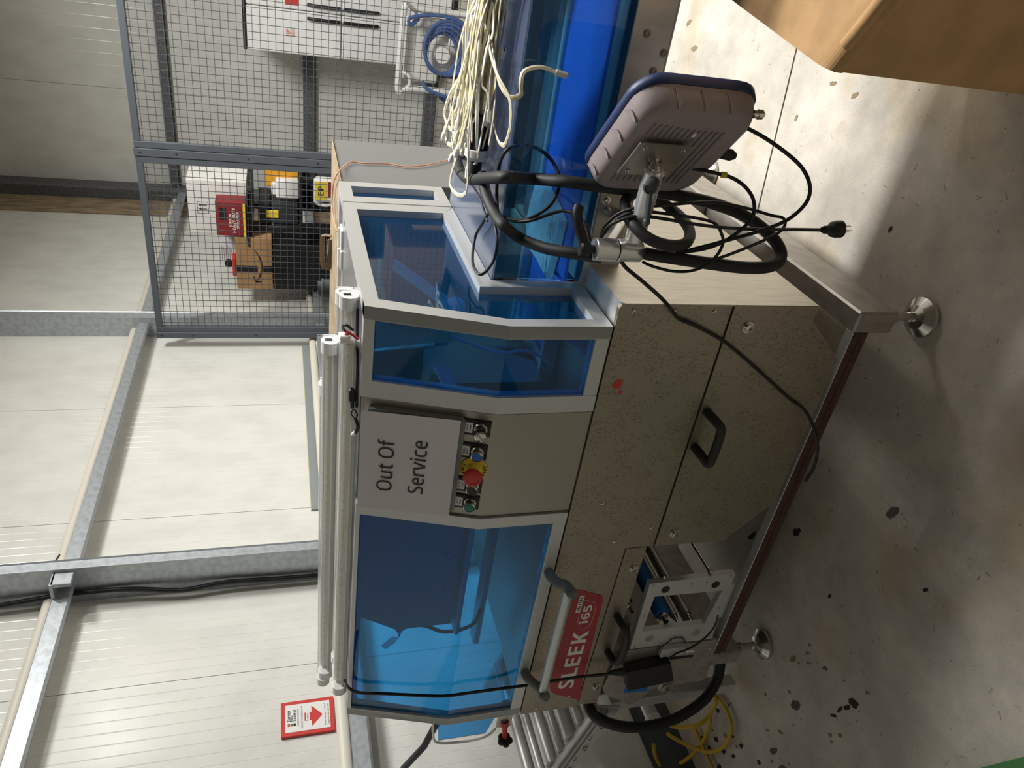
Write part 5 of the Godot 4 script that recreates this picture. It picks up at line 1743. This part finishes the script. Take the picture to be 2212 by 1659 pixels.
# ---------------------------------------------------------------- film unit and outfeed at the lower left
func outfeed() -> void:
	var t := thing("film_unit", "film roll unit with a square aluminium end plate and rollers, below the drawer", "film unit", V(-1.15, 0.2, -0.2))
	var s := nst()
	# end plate with a window: four bars
	var o := [Vector2(-0.881, 0.548), Vector2(-0.875, 0.272), Vector2(-1.168, 0.258), Vector2(-1.166, 0.54)]
	var w := [Vector2(-0.938, 0.518), Vector2(-0.945, 0.293), Vector2(-1.088, 0.308), Vector2(-1.090, 0.519)]
	for k in 4:
		s = nst()
		prism(s, PackedVector2Array([o[k], o[(k + 1) % 4], w[(k + 1) % 4], w[k]]), xfz(-0.018), 0.018)
		part(t, "end_plate", s, M.alu)
	for q in [[-0.912, 0.49], [-0.915, 0.325], [-1.127, 0.485], [-1.128, 0.325]]:
		lathe_part(t, "plate_hole", V(q[0], q[1], 0.0), V(0, 0, 1), [0.0135, 0, 0.0135, 0.0008, 0, 0.0008], M.black if q[0] > -1.0 else M.polished, 20)
	for q in [[-0.889, 0.535], [-0.885, 0.285], [-1.155, 0.527], [-1.155, 0.272], [-0.90, 0.41], [-1.02, 0.53], [-1.02, 0.28], [-1.14, 0.41], [-0.90, 0.36]]:
		bolt(t, V(q[0], q[1], 0.0), V(0, 0, 1), 0.0045, M.polished)
	for y in [0.50, 0.35]:
		s = nst()
		tube(s, [V(-0.872, y, -0.012), V(-0.872, y, -0.55)], 0.005, 10)
		part(t, "tie_rod", s, M.polished)
		lathe_part(t, "rod_end", V(-0.872, y, -0.012), V(1, 0, 0), [0.006, 0, 0.006, 0.008, 0, 0.008], M.polished, 10)
	for q in [[-1.085, 0.43, 0.024, 1], [-1.095, 0.698, 0.014, 0], [-1.10, 0.385, 0.013, 0], [-1.10, 0.340, 0.016, 0], [-1.02, 0.56, 0.014, 0], [-1.12, 0.545, 0.016, 0], [-0.97, 0.575, 0.012, 0]]:
		s = nst()
		tube(s, [V(q[0], q[1], -0.05), V(q[0], q[1], -0.62)], q[2], 16)
		part(t, "roller", s, M.tape_blue if q[3] == 1 else M.beam_steel, "blue roller" if q[3] == 1 else "")
		lathe_part(t, "bearing", V(q[0], q[1], -0.05), V(0, 0, 1), [q[2] * 0.7, 0, q[2] * 0.7, 0.01, q[2] * 0.35, 0.012, q[2] * 0.35, 0.03], M.polished, 14)
	s = nst()
	box(s, V(-1.41, 0.235, -0.66), V(-0.735, 0.618, -0.64))
	part(t, "rear_plate", s, M.plain_steel)
	s = nst()
	box(s, V(-1.412, 0.26, -0.63), V(-1.404, 0.615, -0.02))
	part(t, "end_sheet", s, M.plain_steel)
	s = nst()
	box(s, V(-0.80, 0.40, -0.40), V(-0.74, 0.55, -0.25), 0.01)
	part(t, "motor", s, M.mon_blue, "dark blue motor housing")
	s = nst()
	box(s, V(-1.10, 0.236, -0.05), V(-0.95, 0.256, -0.02), 0.002)
	part(t, "ledge_bar", s, M.alu)
	# left plate
	s = nst()
	prism(s, P2([-1.17, 0.572, -1.177, 0.232, -1.37, 0.212, -1.385, 0.225, -1.386, 0.38, -1.395, 0.41, -1.425, 0.43, -1.455, 0.455, -1.455, 0.475, -1.43, 0.50, -1.40, 0.55, -1.37, 0.578, -1.345, 0.59]), xfz(-0.01), 0.01)
	var pl := part(t, "side_plate", s, M.beam_steel)
	s = nst()
	prism(s, P2([-1.232, 0.386, -1.238, 0.300, -1.250, 0.300, -1.246, 0.386]), xfz(0.0), 0.0006)
	part(pl, "slot", s, M.black)
	s = nst()
	prism(s, P2([-1.214, 0.398, -1.212, 0.305, -1.224, 0.305, -1.228, 0.398]), xfz(0.0), 0.0007)
	var ru := part(pl, "ruler", s, M.white_gloss, "white ruler strip")
	for k in 10:
		s = nst()
		box(s, V(-1.2235, 0.3925 - 0.009 * k, 0.0007), V(-1.216 - 0.003 * (k % 2), 0.394 - 0.009 * k, 0.001))
		part(ru, "tick", s, M.ink_black)
	s = nst()
	prism(s, P2([-1.322, 0.511, -1.333, 0.423, -1.395, 0.425, -1.388, 0.507]), xfz(0.0), 0.0007)
	part(pl, "tape", s, M.tape_blue, "patch of blue tape")
	lathe_part(pl, "bearing_flange", V(-1.375, 0.362, 0.0), V(0, 0, 1), [0.028, 0, 0.028, 0.006, 0.02, 0.009, 0.02, 0.016, 0.009, 0.018, 0.009, 0.03, 0, 0.03], M.beam_steel)
	s = nst()
	box(s, V(-1.20, 0.35, 0.0), V(-1.165, 0.44, 0.022), 0.003)
	part(pl, "block", s, M.alu)
	for q in [V(-1.19, 0.43, 0.022), V(-1.19, 0.36, 0.022), V(-1.19, 0.27, 0.0), V(-1.27, 0.25, 0.0), V(-1.19, 0.55, 0.0), V(-1.25, 0.57, 0.0), V(-1.42, 0.475, 0.0), V(-1.33, 0.235, 0.0), V(-1.215, 0.245, 0.0)]:
		bolt(pl, q, V(0, 0, 1), 0.0055, M.polished)
	part(pl, "thin_wire", cord([V(-1.17, 0.45, 0.012), V(-1.15, 0.42, 0.006), V(-1.135, 0.40, 0.004), V(-1.14, 0.37, 0.004), V(-1.16, 0.355, 0.006)], 0.0016), M.black)
	# ---- sloping roller conveyor towards the wall
	t = thing("roller_conveyor", "sloping aluminium roller conveyor between the machine and the left wall", "conveyor", V(-1.7, 0.0, -0.25))
	var a := V(-1.455, 0.585, 0.0)
	var b := V(-2.06, 0.762, 0.0)
	var d := (b - a).normalized()
	var up := V(0, 0, 1).cross(d).normalized()
	if up.y < 0:
		up = -up
	for z in [0.0, -0.56]:
		s = nst()
		var sg := -1.0 if z == 0.0 else 1.0
		bar(s, V(a.x, a.y, z + sg * 0.015) - up * 0.05, V(b.x, b.y, z + sg * 0.015) - up * 0.05, up, 0.1, 0.008, 0.001)
		bar(s, V(a.x, a.y, z + sg * 0.006) - up * 0.004, V(b.x, b.y, z + sg * 0.006) - up * 0.004, up, 0.008, 0.022, 0.001)
		bar(s, V(a.x, a.y, z + sg * 0.006) - up * 0.028, V(b.x, b.y, z + sg * 0.006) - up * 0.028, up, 0.006, 0.018, 0.001)
		bar(s, V(a.x, a.y, z + sg * 0.006) - up * 0.048, V(b.x, b.y, z + sg * 0.006) - up * 0.048, up, 0.006, 0.018, 0.001)
		var rl := part(t, "side_rail", s, M.alu)
		if z == 0.0:
			for k in 6:
				bolt(rl, a + d * (0.10 + 0.06 * k) - up * (0.075 if k % 2 == 0 else 0.06) + V(0, 0, -0.011), V(0, 0, 1), 0.009, M.polished, "bolt", true)
	for k in 7:
		var c := a + d * (0.03 + 0.075 * k) - up * 0.005
		s = nst()
		tube(s, [V(c.x, c.y, -0.02), V(c.x, c.y, -0.54)], 0.024 if k % 2 == 0 else 0.016, 18)
		part(t, "roller", s, M.alu)
	for z in [-0.06, -0.5]:
		for x in [-1.52]:
			s = nst()
			box(s, V(x - 0.022, 0.03, z - 0.022), V(x + 0.022, 0.51, z + 0.022), 0.002)
			part(t, "leg", s, M.alu)
	s = nst()
	tube(s, [V(-1.62, 0.325, -0.02), V(-1.62, 0.325, -0.5)], 0.024, 18)
	part(t, "cross_tube", s, M.alu)
	lathe_part(t, "tube_cap", V(-1.62, 0.325, -0.02), V(0, 0, 1), [0.027, -0.02, 0.027, 0.003, 0.024, 0.005, 0, 0.005], M.white_gloss)
	# ---- blue flap with star knob at the machine's left end
	t = thing("end_flap", "small blue see-through flap with a star knob at the machine's left end", "flap", V(-1.5, 0.9, -0.05))
	s = nst()
	prism(s, P2([-1.418, 1.10, -1.567, 1.084, -1.569, 0.93, -1.418, 0.89]), xfz(-0.052), 0.004)
	part(t, "flap_pane", s, M.blue_pane)
	part(t, "edge_wire", cord([V(-1.43, 1.112, -0.047), V(-1.52, 1.105, -0.046), V(-1.575, 1.085, -0.046), V(-1.592, 1.0, -0.046), V(-1.585, 0.93, -0.046), V(-1.55, 0.90, -0.046)], 0.004), M.white_gloss)
	s = nst()
	box(s, V(-1.56, 0.845, -0.06), V(-1.418, 0.895, -0.054), 0.001)
	part(t, "bracket", s, M.white_matt)
	lathe_part(t, "spindle", V(-1.52, 0.872, -0.05), V(-1, -0.1, 0.2), [0.013, 0, 0.013, 0.02, 0.009, 0.03, 0.008, 0.07], M.red, 14, "orange red spindle")
	s = nst()
	for k in 5:
		var an := TAU * k / 5
		ball(s, V(-1.60, 0.864 + 0.014 * sin(an), -0.034 + 0.014 * cos(an)), 0.012)
	ball(s, V(-1.60, 0.864, -0.034), 0.014)
	part(t, "star_knob", s, M.black)
	s = nst()
	tube(s, [V(-1.50, 1.075, -0.09), V(-1.64, 1.118, -0.08), V(-1.74, 1.18, -0.075)], 0.011, 12)
	part(t, "support_rod", s, M.dark_grey)

# ---------------------------------------------------------------- small things
func small_things() -> void:
	# pest control sign on the left wall
	var t := thing("wall_sign", "red framed pest control sign with a red arrow on the left wall", "sign", V(-2.19, 1.36, -0.61))
	var R := V(0, 0, -1)
	var U := V(0, 1, 0)
	var s := nst()
	box(s, V(-2.198, 1.36, -0.688), V(-2.186, 1.568, -0.534), 0.001)
	part(t, "board", s, M.red)
	s = nst()
	box(s, V(-2.1865, 1.377, -0.672), V(-2.1852, 1.552, -0.55))
	part(t, "panel", s, M.white_gloss, "white printed field")
	var x := -2.185
	var zc := -0.611
	text(t, "print", "Turner", V(x, 1.538, -0.622), R, U, 0.05, 0.013, M.ink_black, true)
	text(t, "print", "Pest", V(x, 1.5275, -0.611), R, U, 0.028, 0.010, M.ink_black, true)
	text(t, "print", "Control", V(x, 1.516, -0.622), R, U, 0.05, 0.012, M.ink_black, true)
	for q in [[1.538, M.red], [1.527, M.green], [1.516, M.ink_black]]:
		s = nst()
		box(s, V(x - 0.0002, q[0] - 0.0045, -0.588), V(x + 0.0002, q[0] + 0.0045, -0.576))
		part(t, "logo_square", s, q[1])
	text(t, "print", "COMMERCIAL SERVICES", V(x, 1.502, zc), R, U, 0.078, 0.0055, M.ink_black)
	text(t, "print", "RODENT STATION No. 49", V(x, 1.487, zc), R, U, 0.098, 0.0065, M.ink_black)
	s = nst()
	prism(s, P2([-0.628, 1.477, -0.592, 1.477, -0.592, 1.449, -0.565, 1.449, -0.611, 1.406, -0.657, 1.449, -0.628, 1.449]), Transform3D(Basis(V(0, 0, 1), V(0, 1, 0), V(-1, 0, 0)), V(x + 0.0004, 0, 0)), 0.0004)
	part(t, "arrow", s, M.red, "red arrow pointing down")
	s = nst()
	box(s, V(x + 0.0004, 1.457, -0.628), V(x + 0.0008, 1.472, -0.594))
	part(t, "arrow_tag", s, M.white_gloss)
	text(t, "print", "NOTICE", V(x + 0.001, 1.4645, -0.611), R, U, 0.026, 0.006, M.ink_black)
	text(t, "print", "Do not damage or remove", V(x, 1.396, zc), R, U, 0.098, 0.007, M.ink_black)
	text(t, "print", "Toll Free 800-225-5305", V(x, 1.383, zc), R, U, 0.092, 0.0065, M.ink_black)
	s = nst()
	box(s, V(-2.199, 1.342, -0.665), V(-2.19, 1.352, -0.585), 0.001)
	single("sign_clip", s, M.cream_white, "small cream strip on the wall right under the sign", "clip")
	# grey vent pipe behind the machine
	t = thing("vent_pipe", "dark grey plastic pipe with a coupling rising behind the machine", "pipe", V(-0.64, 0, -1.36))
	lathe_part(t, "pipe", V(-0.64, 0.0, -1.36), V(0, 1, 0), [0.029, 0, 0.029, 1.40, 0.025, 1.40, 0.025, 1.3], M.dark_grey, 24)
	lathe_part(t, "coupling", V(-0.64, 1.28, -1.36), V(0, 1, 0), [0.03, 0, 0.038, 0, 0.038, 0.096, 0.04, 0.1, 0.04, 0.106, 0.034, 0.108, 0.029, 0.108], M.dark_grey, 24)
	# tan clip on the housing lid
	t = thing("tan_clip", "bent tan metal clip standing on the housing lid", "clip", V(-0.40, 1.361, -1.22))
	var pts := [V(-0.36, 1.362, -1.20), V(-0.36, 1.385, -1.205), V(-0.37, 1.392, -1.21), V(-0.45, 1.392, -1.215), V(-0.475, 1.388, -1.215), V(-0.48, 1.375, -1.215), V(-0.47, 1.365, -1.215), V(-0.38, 1.362, -1.215)]
	part(t, "strip", cord(pts, 0.013, 0.0022, 3, 8), M.tan_band)
	# big cardboard box in the near corner
	t = thing("cardboard_box", "big kraft cardboard box with a rolled open flap edge, close to the camera", "box", V(0.68, 0, 0.25))
	var o := V(0.516, 0.72, 0.23)
	var e1 := V(0.166, 0, -0.986)
	var e2 := V(0.986, 0, 0.166)
	e2 = V(0.850, 0, 0.527)
	var corner := func(u: float, v: float, y: float) -> Vector3: return V(o.x, y, o.z) + e1 * u + e2 * v
	s = nst()
	var lo := []
	var hi := []
	for q in [[0.002, 0.0], [0.5, 0.0], [0.5, 0.42], [0.002, 0.42]]:
		lo.append(corner.call(q[0], q[1], 0.0))
		hi.append(corner.call(q[0], q[1], 0.690))
	loft(s, [lo, hi])
	part(t, "body", s, M.kraft)
	# top sheet that rolls over the near edge like a scroll, open at the corner
	var roll := smooth([Vector3(0.5, 0.712, 0), Vector3(0.2, 0.718, 0), Vector3(0.06, 0.7205, 0), Vector3(0.026, 0.7195, 0), Vector3(0.008, 0.7145, 0), Vector3(-0.001, 0.704, 0), Vector3(-0.002, 0.694, 0), Vector3(0.006, 0.684, 0), Vector3(0.018, 0.682, 0), Vector3(0.029, 0.688, 0), Vector3(0.031, 0.699, 0), Vector3(0.023, 0.705, 0), Vector3(0.014, 0.7, 0)], 3)
	s = nst()
	for k in roll.size() - 1:
		var va := 0.0 if k < 18 else 0.003 + 0.003 * sin(k * 1.7)
		var vb := 0.0 if k < 17 else 0.003 + 0.003 * sin((k + 1) * 1.7)
		var p0: Vector3 = corner.call(roll[k].x, va, roll[k].y)
		var p1: Vector3 = corner.call(roll[k + 1].x, vb, roll[k + 1].y)
		var p2: Vector3 = corner.call(roll[k + 1].x, 0.42, roll[k + 1].y)
		var p3: Vector3 = corner.call(roll[k].x, 0.42, roll[k].y)
		var n := (p1 - p0).cross(p3 - p0).normalized()
		if k < 9 and n.y < 0 or k >= 9 and n.dot(p0 - corner.call(0.014, 0.0, 0.7)) < 0:
			n = -n
		var th := n * 0.0042
		quad(s, p0, p1, p2, p3, n)
		quad(s, p0 - th, p1 - th, p2 - th, p3 - th, -n)
		quad(s, p0, p1, p1 - th, p0 - th, -e2)
		quad(s, p3, p2, p2 - th, p3 - th, e2)
	part(t, "flap", s, M.kraft)
	s = nst()
	tube(s, [corner.call(0.012, 0.045, 0.712), corner.call(0.006, 0.10, 0.716), corner.call(0.006, 0.25, 0.717), corner.call(0.006, 0.42, 0.717)], 0.0105, 14, 0.0105, 3)
	part(t, "rolled_edge", s, M.kraft, "pale rolled cut edge of the flap")
	s = nst()
	var lip := []
	for k in 12:
		var a := lerpf(0.4, 5.2, k / 11.0)
		lip.append(corner.call(0.016 + 0.008 * cos(a), 0.004 + 0.004 * sin(k * 2.1), 0.697 + 0.008 * sin(a)))
	tube(s, lip, 0.0028, 6, 0.005, 3)
	part(t, "torn_lip", s, M.kraft_edge, "torn fibrous lip inside the roll")
	# green floor mat at the very edge
	s = nst()
	prism(s, P2([-0.867, 0.652, -0.60, 0.755, -0.9, 1.5, -1.3, 1.4, -1.2, 0.53]), Transform3D(Basis(V(1, 0, 0), V(0, 0, 1), V(0, -1, 0)), V(0, 0.012, 0)), 0.012)
	single("floor_mat", s, M.green, "green floor mat whose edge just enters the picture's corner", "mat")
